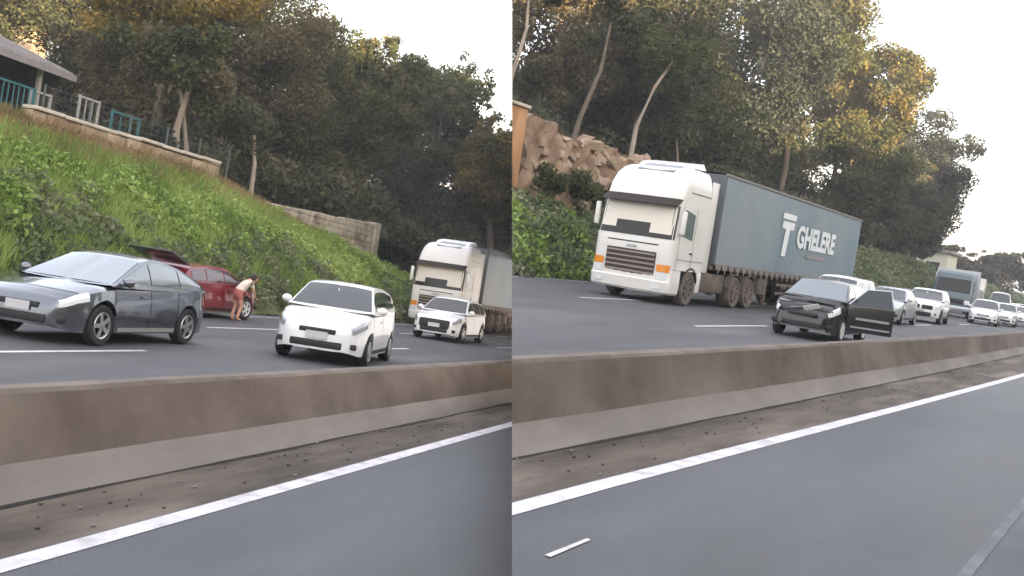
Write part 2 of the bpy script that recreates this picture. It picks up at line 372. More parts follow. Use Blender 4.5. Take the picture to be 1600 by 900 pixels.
TA = [
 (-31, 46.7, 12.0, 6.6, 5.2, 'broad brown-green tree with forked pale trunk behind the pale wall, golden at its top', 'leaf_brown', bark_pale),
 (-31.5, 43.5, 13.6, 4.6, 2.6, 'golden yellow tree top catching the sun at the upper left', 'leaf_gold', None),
 (-50, 52.3, 15.6, 6.5, 2.6, 'dark thin-leaved tree above the grey roof at the top left corner', 'leaf_dark', None),
 (-43, 52.6, 11.4, 3.9, 5.6, 'dark narrow tree between the grey roof and the golden tree', 'leaf_dark', None),
 (-34, 64.3, 11.8, 5.8, 6.6, 'tall dark olive tree rising behind the end of the stone wall', 'leaf_mid', None),
 (-31, 66.5, 14.4, 4.3, 4.2, 'airy green tree with sky showing through its top, third from the left skyline', 'leaf_mid', None),
 (-31, 80.9, 15.8, 5.6, 5.8, 'large tree with yellow-green sunlit sprays above the left truck', 'leaf_mid', None),
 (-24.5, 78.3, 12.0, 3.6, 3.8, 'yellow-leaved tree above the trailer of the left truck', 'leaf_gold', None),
 (-34, 81.1, 9.0, 6.8, 4.5, 'low dark tree behind the right end of the pale stone wall', 'leaf_dark', None),
 (-30, 87.0, 8.0, 6.3, 4.2, 'low dark spreading tree right above the left truck cab', 'leaf_dark', None),
 (-38, 67.4, 8.2, 4.4, 3.0, 'shaded understorey tree behind the second pale wall', 'leaf_blue', None),
 (-42, 60.7, 10.1, 5.4, 2.9, 'shaded brownish tree behind the wire fence', 'leaf_brown', None)]
TA += [(-36, 57.5, 15.2, 6.2, 4.8, 'tall brown-green tree between the broad tree and the gap of sky', 'leaf_mid', None),
 (-46, 44.5, 14.2, 6.5, 3.2, 'overhanging tree right over the roof ridge at the far left', 'leaf_dark', None),
 (-40, 74, 9.4, 7, 5.4, 'deeply shaded tree filling the space behind the second pale wall', 'leaf_dark', None)]
for i, (x, y, z, rx, rz, lab, lm, bk) in enumerate(TA):
    SET_A.append(tree(FA, x, y, z, rx, rz, 4.9 if i not in (7, 9) else 3.2, lab, lm, 20+i, trunk=.3, barkm=bk, clumps=54, per=700, size=.105 if y < 60 else .14,
        tx=1.5 if i == 0 else 0, ty=0))
TB = [
 (-34, 53.8, 14.0, 5.0, 5.4, 'brown-green tree with pale slim trunk at the left edge of the right view', 'leaf_brown', bark_pale),
 (-31, 60.0, 15.0, 5.8, 5.8, 'dark leaning tree above the gap in the stone wall', 'leaf_dark', None),
 (-34, 82.2, 19.1, 8.3, 7.8, 'very large dark green tree above the white truck cab', 'leaf_blue', None),
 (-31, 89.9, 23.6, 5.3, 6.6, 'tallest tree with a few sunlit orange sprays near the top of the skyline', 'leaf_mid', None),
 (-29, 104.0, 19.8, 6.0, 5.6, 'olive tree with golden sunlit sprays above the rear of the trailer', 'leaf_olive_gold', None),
 (-27, 126.3, 14.8, 6.4, 7.0, 'dark bluish tree at the right end of the row against the white sky', 'leaf_blue', None),
 (-30, 101.4, 11.6, 7.8, 6.0, 'dense shaded tree directly behind the trailer lettering', 'leaf_mid', None),
 (-37, 89.5, 13.0, 7.1, 4.9, 'dark tree filling the space above the front of the trailer', 'leaf_dark', None),
 (-42, 82.3, 12.4, 6.3, 3.8, 'shaded tree behind the red earth above the truck roof', 'leaf_blue', None),
 (-44, 72.0, 12.6, 4.9, 3.2, 'dark understorey tree seen between the trunks at the left', 'leaf_dark', None),
 (-26, 108.7, 7.4, 4.2, 2.4, 'low dark tree hanging over the bush behind the trailer', 'leaf_dark', None)]
TB += [(-27.5, 117, 10.2, 6.5, 5.2, 'dark tree with low branches between the golden and the bluish tree', 'leaf_dark', None),
 (-33, 70, 10.5, 6.5, 5.0, 'shaded olive tree right over the front of the trailer', 'leaf_mid', None),
 (-36, 64, 9.6, 5.5, 4.4, 'shaded tree behind the dark leaning trunk over the truck roof', 'leaf_dark', None)]
for i, (x, y, z, rx, rz, lab, lm, bk) in enumerate(TB):
    SET_B.append(tree(FB, x, y, z, rx, rz, 5.2 if y < 70 else 3.4, lab, lm, 60+i, trunk=.32, barkm=bk, clumps=56, per=700, size=.12 if y < 70 else .165))
def slim(F, pts, r, label, S, leafm, seed, crown=1.6, barkm=None):
    rt = root('slender_tree', F, pts[0], label=label, cat='tree', group='slender trees at the front of the wood')
    P0 = Vector(pts[0]); t = MB(); n = len(pts)
    t.tube([Vector(p)-P0 for p in pts], [r*(1.15-.7*i/(n-1)) for i in range(n)], n=8); t.build('trunk', barkm or bark_pale, rt, smooth=70)
    e = Vector(pts[-1])-P0; g = np.random.default_rng(seed)
    C = [(e.x+g.normal()*crown*.6, e.y+g.normal()*crown*.6, e.z+g.normal()*crown*.4) for _ in range(9)]
    quads('crown', leaves(C, [(crown*.45,)*3]*9, 380, .11, seed), leafm, rt); S.append(rt)
slim(FA, [(-25, 36.2, 4.7), (-25.1, 36.1, 6.6), (-25.2, 36.6, 8.3), (-25.8, 36.6, 9.6)], .15, 'slender tree with forked grey trunk behind the end of the first pale wall', SET_A, 'leaf_brown', 5, 1.8)
slim(FA, [(-25.3, 37.4, 4.7), (-25.2, 37.1, 6.0), (-25.2, 36.4, 7.6), (-25.2, 35.3, 9.4)], .11, 'thin leaning tree next to the forked trunk behind the wall', SET_A, 'leaf_mid', 6, 1.5)
slim(FA, [(-24.5, 41.5, 4.4), (-24.9, 42.1, 6.2), (-25.6, 42.6, 8.4)], .12, 'thin shaded tree between the two pale walls', SET_A, 'leaf_dark', 7, 1.6)
slim(FB, [(-23.8, 34.9, 5.4), (-24.0, 35.0, 7.6), (-24.0, 35.6, 9.8), (-24.6, 36.2, 12.)], .10, 'slim pale trunk rising just behind the orange wall', SET_B, 'leaf_brown', 8, 1.2)
slim(FB, [(-24.5, 41.4, 5.3), (-24.5, 41.9, 7.2), (-24.2, 42.6, 9.6), (-24.8, 44, 12.4)], .13, 'slim dark trunk standing on the red earth behind the stones', SET_B, 'leaf_dark', 9, 1.8, bark)
slim(FB, [(-26, 50.4, 5.0), (-26.4, 51.4, 8.2), (-26.2, 52.5, 10.6), (-25.8, 54.2, 13)], .14, 'leaning grey trunk behind the truck roof', SET_B, 'leaf_mid', 10, 2.0)
slim(FB, [(-25.5, 56.4, 4.8), (-26.2, 57.2, 6.8), (-27.4, 58.8, 9.0)], .11, 'dark leaning trunk above the truck roof deflector', SET_B, 'leaf_dark', 11, 1.8, bark)
# far-off wood behind the single trees
def wood(F, x, y0, y1, z0, ztop, n, seed, label, S):
    g = np.random.default_rng(seed); C = []; Rr = []
    for i in range(n):
        y = g.uniform(y0, y1); C.append((x+g.uniform(-4, 4), y, g.uniform(z0, ztop(y)))); Rr.append((2., 2.2, 1.6))
    o = quads('woodland', leaves(C, Rr, 130, .45, seed), 'leaf_dark'); o.matrix_world = F
    S.append(tag(o, label, 'woodland', kind='stuff'))
wood(FA, -54, 66, 190, 4.5, lambda y: 11+.035*(y-66), 210, 3, 'dark shaded wood behind the single trees of the left view', SET_A)
wood(FB, -50, 74, 150, 4.5, lambda y: 17-.02*(y-60), 200, 4, 'dark shaded wood behind the single trees of the right view', SET_B)
# ground cover on the banks
def cover(F, zf, xr, yr, n, rad, per, size, m, seed, label, S, name='undergrowth', cond=None, lift=.15):
    g = np.random.default_rng(seed); C = []; Rr = []
    while len(C) < n:
        x = g.uniform(*xr); y = yr[0]+(yr[1]-yr[0])*g.random()**1.15
        if cond and not cond(x, y): continue
        r = g.uniform(*rad); C.append((x, y, zf(x, y)+lift*r)); Rr.append((r, r, r*.8))
    o = quads(name, leaves(C, Rr, per, size, seed), m); o.matrix_world = F
    S.append(tag(o, label, 'undergrowth', kind='stuff'))
cover(FA, zbankA, (-21.6, -17.3), (11, 75), 560, (.35, .7), 260, .075, 'bank_green', 31, 'bright green leafy undergrowth on the upper part of the road bank', SET_A, cond=lambda x, y: -20.6 < x < -18.6+.6*math.sin(y*.7) or (y > 38 and x < -18.6))
cover(FA, zbankA, (-19.5, -16.9), (11, 85), 460, (.35, .7), 260, .078, 'bank_olive', 32, 'olive green bushes along the foot of the road bank', SET_A, cond=lambda x, y: x > -19.2+.7*math.sin(y*.5))
cover(FB, zbankB, (-26, -18.9), (22, 66), 330, (.45, .85), 230, .10, 'bank_olive', 33, 'dense green bushes on the verge left of the white truck', SET_B, cond=lambda x, y: x > -21.6 and x < -18.7)
cover(FB, zbankB, (-21.5, -18.9), (24, 36), 120, (.4, .8), 240, .095, 'bank_green', 34, 'brighter leafy bushes on the slope under the orange wall', SET_B)
cover(FB, lambda x, y: 3.2+.7*abs(math.sin(y*1.7)), (-21.3, -20.6), (33, 46), 26, (.25, .6), 240, .085, 'leaf_mid', 55, 'loose green creepers at the foot of the rough stone wall', SET_B)
cover(FB, zbankB, (-32, -19.4), (64, 130), 300, (.6, 1.3), 240, .16, 'bank_olive', 35, 'rounded grey-green bushes on the verge behind the trailer', SET_B, cond=lambda x, y: -24 < x-bendB(y) < -19.3)
cover(FB, zbankB, (-60, -19.4), (130, 330), 330, (.6, 1.3), 110, .22, 'bank_olive', 36, 'green grass slope beyond the queue of cars', SET_B, cond=lambda x, y: -27 < x-bendB(y) < -19.3)
cover(FA, lambda x, y: 4.6, (-46, -36), (52, 74), 90, (1.0, 2.0), 330, .17, 'leaf_dark', 56, 'dark shrubs beyond the end of the veranda house', SET_A, lift=1.)
cover(FA, lambda x, y: 4.2, (-38, -25.5), (40, 100), 260, (1.0, 2.0), 330, .17, 'leaf_dark', 51, 'dark shaded shrubs under the trees on top of the bank, left view', SET_A, lift=1.)
cover(FA, lambda x, y: 3.0, (-28, -22.8), (52, 110), 170, (.8, 1.7), 330, .16, 'leaf_dark', 52, 'dark shrubs between the stone wall end and the left truck', SET_A, lift=.9)
cover(FB, lambda x, y: 5.6, (-44, -31), (46, 100), 230, (1.0, 2.1), 330, .17, 'leaf_dark', 53, 'dark shaded shrubs among the trunks, right view', SET_B, lift=1.)
cover(FB, lambda x, y: 4.6, (-31, -25), (60, 112), 200, (1.0, 2.0), 330, .18, 'leaf_dark', 54, 'dark shrubs along the wood edge above the trailer', SET_B, lift=.9)
def blades(F, zf, xr, yr, n, h, m, seed, label, S):
    g = np.random.default_rng(seed); x = g.uniform(*xr, n); y = g.uniform(*yr, n)
    z = np.array([zf(a, b) for a, b in zip(x, y)]); hh = g.uniform(.5, 1.2, n)*h; a = g.uniform(0, math.pi, n)
    lx = g.normal(size=n)*.3*hh; ly = g.normal(size=n)*.3*hh; wd = .022
    p = np.stack([x, y, z-.05], 1); e = np.stack([np.cos(a)*wd, np.sin(a)*wd, 0*a], 1); t = p+np.stack([lx, ly, hh], 1)
    V = np.stack([p-e, p+e, t+e*.3, t-e*.3], 1).reshape(-1, 3)
    o = quads('dry_grass', V, m); o.matrix_world = F; S.append(tag(o, label, 'grass', kind='stuff'))
blades(FA, zbankA, (-22.2, -20.6), (12, 48), 34000, .36, 'dry_grass', 41, 'tawny dry grass along the foot of the pale wall', SET_A)
blades(FA, zbankA, (-21.3, -17.4), (12, 52), 75000, .45, 'bank_green', 42, 'fresh green grass blades on the bank slope', SET_A)
blades(FB, lambda x, y: zplatB(x, y), (-24.5, -21.9), (26, 60), 6000, .3, 'dry_grass', 43, 'sparse dry grass on the red earth behind the stones', SET_B)
# ------------------------------------------------------------------ walls
def stonewall(F, x, y0, y1, ztop, zbot, label, S, course=.28, th=.4, seed=1, cop=True, m=stone, rough=.03, endpillar=False, name='stone_wall'):
    rt = root(name, F, (x, y0, zbot(y0)), label=label, cat='wall', group='walls on top of the road bank'); rnd = random.Random(seed); b = MB(); ox, oy, oz = x, y0, zbot(y0)
    z = 0; k = 0; zmin = min(zbot(y0), zbot(y1))-.5; zz = zmin
    ymaxtop = max(ztop(y0), ztop(y1))
    while zz < ymaxtop-.02:
        hh = course*rnd.uniform(.85, 1.15); y = y0+(rnd.random()*.2)
        y = y0
        while y < y1-.05:
            ww = min(rnd.uniform(.35, .75), y1-y); t = ztop(y+ww/2)
            if zz < t-.08:
                d = rnd.uniform(-rough, rough)
                b.box((-th/2, y-oy+.008, zz-oz+.006), (th/2+d, y+ww-oy-.008, min(zz+hh, t)-oz-.006), bev=.02)
            y += ww
        zz += hh
    b.box((-th/2+.04, .02, zmin-oz), (th/2-.06, y1-oy-.02, min(ztop(y0), ztop(y1))-oz-.03), m=1)
    b.build('masonry', [m, gutter], rt, smooth=30)
    if cop:
        c = MB(); n = int((y1-y0)/1.1)
        for i in range(n):
            a = y0+(y1-y0)*i/n; e = y0+(y1-y0)*(i+1)/n; t = ztop((a+e)/2)+rnd.uniform(-.03, .03)
            c.box((-th/2-.05, a-oy+.01, t-oz+.002), (th/2+.06, e-oy-.01, t-oz+.11), bev=.015)
        c.build('coping', coping, rt, smooth=30)
    if endpillar:
        c = MB(); c.box((-.32, y1-oy+.01, zmin-oz), (.34, y1-oy+.55, ztop(y1)-oz+.05), bev=.03); c.build('end_pillar', m, rt, smooth=30)
    S.append(rt); return rt
stonewall(FA, -22, 24.5, 34.4, lambda y: 5.08+.012*(y-24.5), lambda y: 4.45, 'low pale stone wall with flat coping on top of the green bank, left piece below the wire fence', SET_A, seed=3, m=mat('tan_stone', (.30, .22, .14), .9, col2=(.44, .35, .24), scale=1.4, bump=.5, grime=((.22, .14, .09), .9)))
stonewall(FA, -22, 37.0, 49.6, lambda y: 4.22+.036*(y-37), lambda y: 2.3 if y > 44 else 3.2, 'taller block wall with square end pillar behind the white hatchback', SET_A, seed=5, cop=False, endpillar=True, course=.3)
b = MB(); b.box((-.2, 0, -3), (.15, 6.0, 0), bev=.02); rt = root('rendered_wall', FB, (-21.5, 26.6, 6.1), label='orange-brown rendered wall with pale coping at the left edge of the right view', cat='wall', group='walls on top of the road bank')
b.build('wall_face', orange_wall, rt); b = MB(); b.box((-.28, -.02, .003), (.24, 6.06, .13), bev=.02); b.build('coping', coping, rt); SET_B.append(rt)
rub = root('stone_wall', FB, (-21.4, 32.7, 3.2), label='rough crumbling wall of warm pale stones between the orange wall and the white truck', cat='wall', group='walls on top of the road bank')
rnd = random.Random(12); b = MB(); zt_ = lambda y: 2.55-.03*y+.22*math.sin(y*1.3)+.12*math.sin(y*3.7)
n = 46; core = lambda y, z: (.0+.14*math.sin(y*2.3+z*1.7)+.08*math.sin(y*6.1-z*4)+rnd.uniform(-.05, .05), y, z)
b.grid(lambda y, t: core(y, -.6+(zt_(y)+.6)*t), (0, 13.2), (0, 1), 60, 14)
b.grid(lambda y, t: (-.05-.6*t, y, zt_(y)+.02+.1*t), (0, 13.2), (0, 1), 60, 2)
b.build('earth_core', mat('wall_earth', (.17, .105, .07), .95, col2=(.34, .24, .17), scale=1.3, bump=.8), rub, smooth=60)
b = MB()
for i in range(250):
    y = rnd.uniform(.05, 13.1); z = rnd.uniform(-.5, zt_(y)-.02); r_ = rnd.uniform(.10, .27)*(1.25 if y > 5 else .9)
    if y < 3.5 and rnd.random() < .5: continue
    mm = MB(); mm.box((-r_*.45, -r_*rnd.uniform(.9, 1.5), -r_*rnd.uniform(.5, .9)), (r_*.45, r_*rnd.uniform(.9, 1.5), r_*rnd.uniform(.5, .9)), bev=r_*.22)
    q = Matrix.Rotation(rnd.uniform(-.5, .5), 4, 'X'); j = r_*.12
    b.add([(q @ Vector(v))+Vector((.0+rnd.uniform(-j, j), y+rnd.uniform(-j, j), z+rnd.uniform(-j, j))) for v in mm.V], mm.F, rnd.choice((0, 0, 1)))
b.build('stones', [mat('warm_stone', (.26, .19, .12), .9, col2=(.40, .31, .22), scale=1.5, bump=.5), mat('pink_stone', (.30, .20, .15), .9, col2=(.46, .35, .28), scale=1.5, bump=.5)], rub, smooth=50)
SET_B.append(rub)
# wire fence
fr = root('wire_fence', FA, (-22.6, 26, 4.9), label='thin green wire fence on posts behind the left stone wall', cat='fence')
for i in range(6):
    b = MB(); b.tube([(0, i*2.1-.3, -.3), (0, i*2.1-.3, 1.15)], .035); b.build('post', wire_m, fr)
b = MB()
for k in range(6): b.tube([(0, -.3, .1+k*.2), (0, 10.2, .1+k*.2)], .006, n=4)
for k in range(35): b.tube([(0, -.3+k*.3, .1), (0, -.3+k*.3, 1.1)], .004, n=4)
b.build('wire_mesh', wire_m, fr); SET_A.append(fr)
# house with long grey roof
h = root('veranda_house', FA, (-29, 20, 5.0), label='low building with long grey sheet roof and dark open veranda at the top left', cat='building')
b = MB(); b.box((-5.3, 0, 0), (-5.0, 12.4, 3.75)); b.box((-5.0, 0, 0), (-1.2, .2, 3.0)); b.box((-5.3, 12.42, 0), (-5.0, 13.5, 3.6)); b.add([(-5., 13.3, 0), (.3, 13.3, 0), (.3, 13.3, 2.88), (-3.5, 13.3, 4.18), (-5., 13.3, 3.7)], [(0, 1, 2, 3, 4)]); b.build('wall', dark_wall, h)
b = MB()
Vr = [(.8, -1, 2.75), (.8, 13.6, 2.75), (-3.5, 13.6, 4.2), (-3.5, -1, 4.2), (-7.8, 13.6, 2.9), (-7.8, -1, 2.9)]
b.add(Vr+[(x, y, z+.12) for x, y, z in Vr], [(0, 1, 2, 3), (3, 2, 4, 5), (6, 9, 8, 7), (9, 11, 10, 8), (0, 6, 7, 1), (1, 7, 8, 2), (2, 8, 10, 4), (4, 10, 11, 5), (5, 11, 9, 3), (3, 9, 6, 0)])
rf = b.build('roof', roof_grey, h)
b = MB()
for i in range(37): b.tube([(.82, -1+i*.4, 2.89), (-3.5, -1+i*.4, 4.34)], .02, n=4)
b.build('roof_ribs', roof_grey, rf)
b = MB(); b.box((.82, -1, 2.62), (.86, 13.6, 2.86)); b.build('fascia', roof_grey, h)
for i in range(4):
    b = MB(); b.box((.3, 1.+i*3.7, -.2), (.45, 1.15+i*3.7, 2.72)); b.build('post', pale_metal, h)
for i in range(3):
    b = MB(); b.box((-4.998, 1.5+i*3.8, .9), (-4.95, 2.9+i*3.8, 2.1)); b.box((-4.96, 1.6+i*3.8, 1.), (-4.93, 2.8+i*3.8, 2.), m=1); b.build('window', [pale_metal, glass], h)
SET_A.append(h)
ch = root('pale_block', FA, (-62, 58, 4.5), label='cream block filling the pale patch between the leaves at the upper left', cat='building')  # block added to fill the pale peach patch behind the leaves
b = MB(); b.box((-4, -4, 0), (4, 7.5, 12.5), bev=.05); b.build('wall', cream, ch)
b = MB(); b.box((-4.3, -4.3, 12.51), (4.3, 7.8, 12.8)); b.build('roof', roof_grey, ch)
for i in range(3):
    b = MB(); b.box((4.003, -2.6+i*3.5, 8.8), (4.05, -1.4+i*3.5, 10.2)); b.build('window', glass, ch)
SET_A.append(ch)
# yard furniture behind the wall
def railing(F, loc, L, Hh, n, m, label, S, nm='metal_railing', cat='railing', rz=0):
    r = root(nm, F, loc, rz, label=label, cat=cat); b = MB()
    for z in (.12, Hh): b.box((-.03, 0, z-.03), (.03, L, z+.03))
    for y in (0, L): b.box((-.035, y-.035, 0), (.035, y+.035, Hh+.05))
    b.build('frame', m, r)
    b = MB()
    for i in range(1, n):
        b = MB(); b.box((-.015, L*i/n-.015, .16), (.015, L*i/n+.015, Hh-.04)); b.build('bar', m, r)
    S.append(r)
railing(FA, (-23.5, 24.6, 5.0), 1.7, .95, 8, teal, 'teal railing panel under the grey roof at the far left', SET_A)
railing(FA, (-23.7, 26.4, 5.05), .85, .9, 3, pale_metal, 'small dark pale-framed stand between teal railing and veranda post', SET_A, 'metal_stand', 'stand')
railing(FA, (-23.3, 28.1, 5.15), .95, 1.05, 3, pale_metal, 'white metal frame standing on the wall right of the veranda post', SET_A, 'metal_rack', 'rack')
railing(FA, (-23.4, 29.9, 5.15), 1.5, .95, 3, teal, 'teal railing panel just right of the white metal frame', SET_A)
g = np.random.default_rng(77); sr = root('round_shrub', FA, (-23.6, 33.2, 4.9), label='rounded grey-green shrub behind the wire fence', cat='shrub')
b = MB(); b.tube([(0, 0, -.2), (.02, .03, .5)], [.06, .03]); b.build('stem', bark, sr)
quads('foliage', leaves([(g.normal()*.25, g.normal()*.25, .65+g.normal()*.2) for _ in range(12)], [(.4, .4, .35)]*12, 110, .09, 7), 'leaf_blue', sr); SET_A.append(sr)
# ------------------------------------------------------------------ cars
def interp(pts, s): return float(np.interp(s, [p[0] for p in pts], [p[1] for p in pts]))
def wheel(parent, x, y, r, wdt, side, rimm, tyrem=None, spokes=5):
    t = MB(); hw = wdt/2
    t.lathe([(-hw*.8, r*.62), (-hw, r*.75), (-hw, r*.92), (-hw*.7, r), (hw*.7, r), (hw, r*.92), (hw, r*.75), (hw*.8, r*.62)], (x, y, r))
    t.lathe([(-hw*.7, .01), (-hw*.7, r*.63)], (x, y, r))
    wo = t.build('wheel', tyrem or rubber, parent, smooth=40)
    k = MB(); o = side*hw
    k.lathe([(o*.85, r*.66), (o*.95, r*.62), (o*.55, r*.56), (o*.4, .02)], (x, y, r), m=1)
    k.lathe([(o*.85, r*.67), (o*1.02, r*.64), (o*.9, r*.58), (o*.6, r*.57)], (x, y, r))
    k.lathe([(o*.6, r*.2), (o*.95, r*.16), (o*1.0, .01)], (x, y, r))
    for i in range(spokes):
        a = 2*math.pi*i/spokes+.3
        M = Matrix.Translation((x, y, r)) @ Matrix.Rotation(a, 4, 'X')
        lo, hi = sorted((o*.72, o*.95)); k.box((lo, -r*.10, r*.1), (hi, r*.10, r*.6), M=M)
    k.build('rim', [rimm, black], wo, smooth=40)
    return wo
def car(name, F, loc, rz, label, m, S, L=3.9, W=1.68, Hh=1.5, hood=.93, kind='hatch', cat='car', group='cars on the opposite carriageway', glassm=None, rimm=None,
        open_tail=False, open_door=False, crash=False, r=.31, axf=.78, axr=.72, clr=.2, wsb=None, wst=None, grille_big=False, taillight=False, detail=True, bonnet_mat=None, platem=True, lampm=None):
    rt = root(name, F, loc, rz, label=label, cat=cat, group=group)
    gm = glassm or glass; rm = rimm or rim_m
    wsb = wsb or L*.235; wst = wst or L*.42
    belt = hood+.05
    if kind in ('hatch', 'fast'): topz = [(0, hood-.36), (.06, hood-.24), (.3, hood-.12), (wsb*.8, hood-.01), (wsb+.2, hood+.03), (L*.6, belt), (L-.25, belt+.02), (L-.06, belt-.06), (L, belt-.35)]
    else: topz = [(0, hood-.34), (.06, hood-.2), (.3, hood-.1), (wsb*.8, hood), (wsb+.2, hood+.03), (L*.6, belt), (L-.7, belt+.03), (L-.1, belt-.04), (L, belt-.3)]
    plan = [(0, .60), (.05, .72), (.15, .84), (.35, .94), (.75, 1), (L-.8, 1), (L-.35, .97), (L-.12, .9), (L, .8)]
    sf, sr_ = axf, L-axr; ra = r+.055
    def zA(s):
        z = clr
        for c in (sf, sr_):
            if abs(s-c) < ra: z = max(z, r+math.sqrt(ra*ra-(s-c)**2))
        if s < .25: z = max(z, clr+.06*(1-s/.25))
        return z
    if kind == 'hatch': roofp = [(wsb, belt-.02), (wst-.15, Hh-.16), (wst, Hh-.06), (wst+.35, Hh-.005), (L*.68, Hh-.01), (L-.5, Hh-.09), (L-.36, Hh-.16), (L-.1, belt+.06), (L-.06, belt-.03)]
    elif kind == 'fast': roofp = [(wsb, belt-.02), (wst-.2, Hh-.17), (wst, Hh-.08), (wst+.35, Hh-.01), (L*.62, Hh-.02), (L*.75, Hh-.12), (L-.55, Hh-.27), (L-.2, belt+.08), (L-.12, belt-.03)]
    elif kind == 'van': roofp = [(wsb, belt-.02), (wst-.15, Hh-.2), (wst, Hh-.07), (wst+.3, Hh), (L-.5, Hh-.01), (L-.15, Hh-.06), (L-.04, belt+.2), (L-.02, belt-.03)]
    else: roofp = [(wsb, belt-.02), (wst-.15, Hh-.15), (wst, Hh-.06), (wst+.4, Hh), (L*.66, Hh-.03), (L*.75, Hh-.1), (L*.85, belt+.12), (L*.885, belt-.02)]
    s0g, s1g = roofp[0][0], roofp[-1][0]
    W2 = W/2
    def LB(s, t, sx=1):       # lower body; t 0..8 along the half ring
        wv = W2*interp(plan, s); tp = interp(topz, s); za = zA(s); lo = clr+.05
        z4 = max(za+.02, tp*.50); z5 = max(za+.03, tp*.78); z6 = max(za+.035, tp-.04)
        pts = [(0, lo), (wv*.72, lo), (wv*.74, max(za, lo)), (wv*.965, za), (wv*1.0, z4), (wv*.985, z5), (wv*.95, z6), (wv*.86, max(tp, za+.04)), (0, max(tp, za+.04)+.025)]
        i = min(7, int(t)); f = t-i
        return Vector((sx*(pts[i][0]*(1-f)+pts[i+1][0]*f), s-L/2, pts[i][1]*(1-f)+pts[i+1][1]*f))
    def GH(s, u):             # greenhouse; |u| 0..1 side from belt up, 1..2 across the roof
        zr = interp(roofp, s); sx = 1 if u >= 0 else -1; u = abs(u)
        wb = W2*.945*min(1, interp(plan, s)*1.02); h = max(0, zr-belt); k = h/(Hh-belt)
        wr = wb-(wb-W2*.70)*k; zs = belt+h*.93
        if u <= 1: x = wb+(wr-wb)*u; z = belt-.03+(zs-belt+.03)*u; x += .025*math.sin(math.pi*u)
        else:
            f = u-1; x = wr*math.cos(f*math.pi/2); z = zs+(zr-zs)*math.sin(f*math.pi/2)
            x = wr*(1-f)*(.55)+.45*x if f < 1 else 0
        return Vector((sx*x, s-L/2, max(z, belt-.03)))
    st = sorted(set([round(L*i/60, 3) for i in range(61)]+[p[0] for p in plan]+[sf-ra-.001, sf+ra+.001, sr_-ra-.001, sr_+ra+.001]))
    b = MB(); rings = []
    for s in st:
        h1 = [LB(s, t) for t in range(9)]; h2 = [LB(s, t, -1) for t in range(7, 0, -1)]
        rings.append(h1+h2)
    b.loft(rings)
    if crash:
        rnd = random.Random(3); V2 = []
        for v in b.V:
            s = v[1]+L/2
            if s < .8 and v[2] > .3: v = (v[0]+rnd.uniform(-.04, .04), v[1]+rnd.uniform(-.03, .10), v[2]+rnd.uniform(-.05, .05))
            V2.append(v)
        b.V = V2
    b.build('body', m, rt, smooth=28)
    b = MB(); rings = []; n = 34
    us = [-.0001-0]+[0]
    U = [1e-6, .25, .5, .75, 1., 1.2, 1.4, 1.6, 1.8, 2.]
    for i in range(n+1):
        s = s0g+(s1g-s0g)*i/n
        rings.append([GH(s, u) for u in U]+[GH(s, -u) for u in reversed(U[:-1])])
    b.loft(rings, closed=False, caps=False)
    b.build('cabin', m, rt, smooth=32)
    def off(fn, a, c, d=.008):
        e = .01; p = fn(a, c); q1 = fn(a+e, c)-p; q2 = fn(a, c+e)-p; nn = q1.cross(q2)
        if nn.length < 1e-9: return p
        nn.normalize()
        ctr = Vector((0, p.y, .6))
        if nn.dot(p-ctr) < 0: nn = -nn
        return p+nn*d
    # windscreen, rear window, side windows
    b = MB(); b.grid(lambda s, q: off(GH, s, (2-abs(q)) if q >= 0 else -(2-abs(q))), (wsb+.06, wst-.02), (-.93, .93), 6, 16); b.build('windscreen', gm, rt, smooth=60)
    rs0, rs1 = (L-.40, L-.13) if kind in ('hatch', 'fast') else ((L-.12, L-.045) if kind == 'van' else (L*.77, L*.86))
    if not open_tail:
        b = MB(); b.grid(lambda s, q: off(GH, s, (2-abs(q)) if q >= 0 else -(2-abs(q))), (rs0, rs1), (-.88, .88), 5, 12); b.build('rear_window', gm, rt, smooth=60)
    for sx in (1, -1):
        segs = [(wsb+.34, L*.50), (L*.515, L*.72), (L*.735, (L-.42 if kind in ('hatch', 'fast') else (L-.25 if kind == 'van' else L*.80)))]
        for a, c in segs:
            if c-a < .08: continue
            b = MB(); b.grid(lambda s, u: off(GH, s, u*sx), (a, c), (.16, .86), 6, 5); b.build('side_window', gm, rt, smooth=60)
        # lamps
        b = MB(); b.grid(lambda s, t: off(lambda p, q: LB(p, q, sx), s, t, .012), (.07, .50), (5.25, 6.45), 6, 4); b.build('headlight', lampm or lens, rt, smooth=60)
        b = MB(); b.grid(lambda s, t: off(lambda p, q: LB(p, q, sx), s, t, .012), (L-.28, L-.03), (4.8, 6.7), 4, 4); b.build('tail_light', redlens, rt, smooth=60)
        if detail:
            for s in (wsb+.12, L*.51, L*.72):
                if s > sr_-ra-.02: continue
                b = MB(); b.grid(lambda p, q: off(lambda p2, q2: LB(p2, q2, sx), p, q, .003), (s, s+.014), (3.1, 6.6), 1, 6); b.build('door_seam', darkgap, rt)
            b = MB(); b.box((min(sx*W2*.975, sx*(W2+.015)), L*.44-L/2, hood-.12), (max(sx*W2*.975, sx*(W2+.015)), L*.44-L/2+.15, hood-.09), bev=.008); b.build('door_handle', m, rt)
            b = MB(); b.grid(lambda p, q: off(lambda p2, q2: LB(p2, q2, sx), p, q, .01), (sf+ra+.05, sr_-ra-.05), (3.1, 3.35), 8, 1); b.build('sill_trim', black if m is not grey_paint else pale_metal, rt)
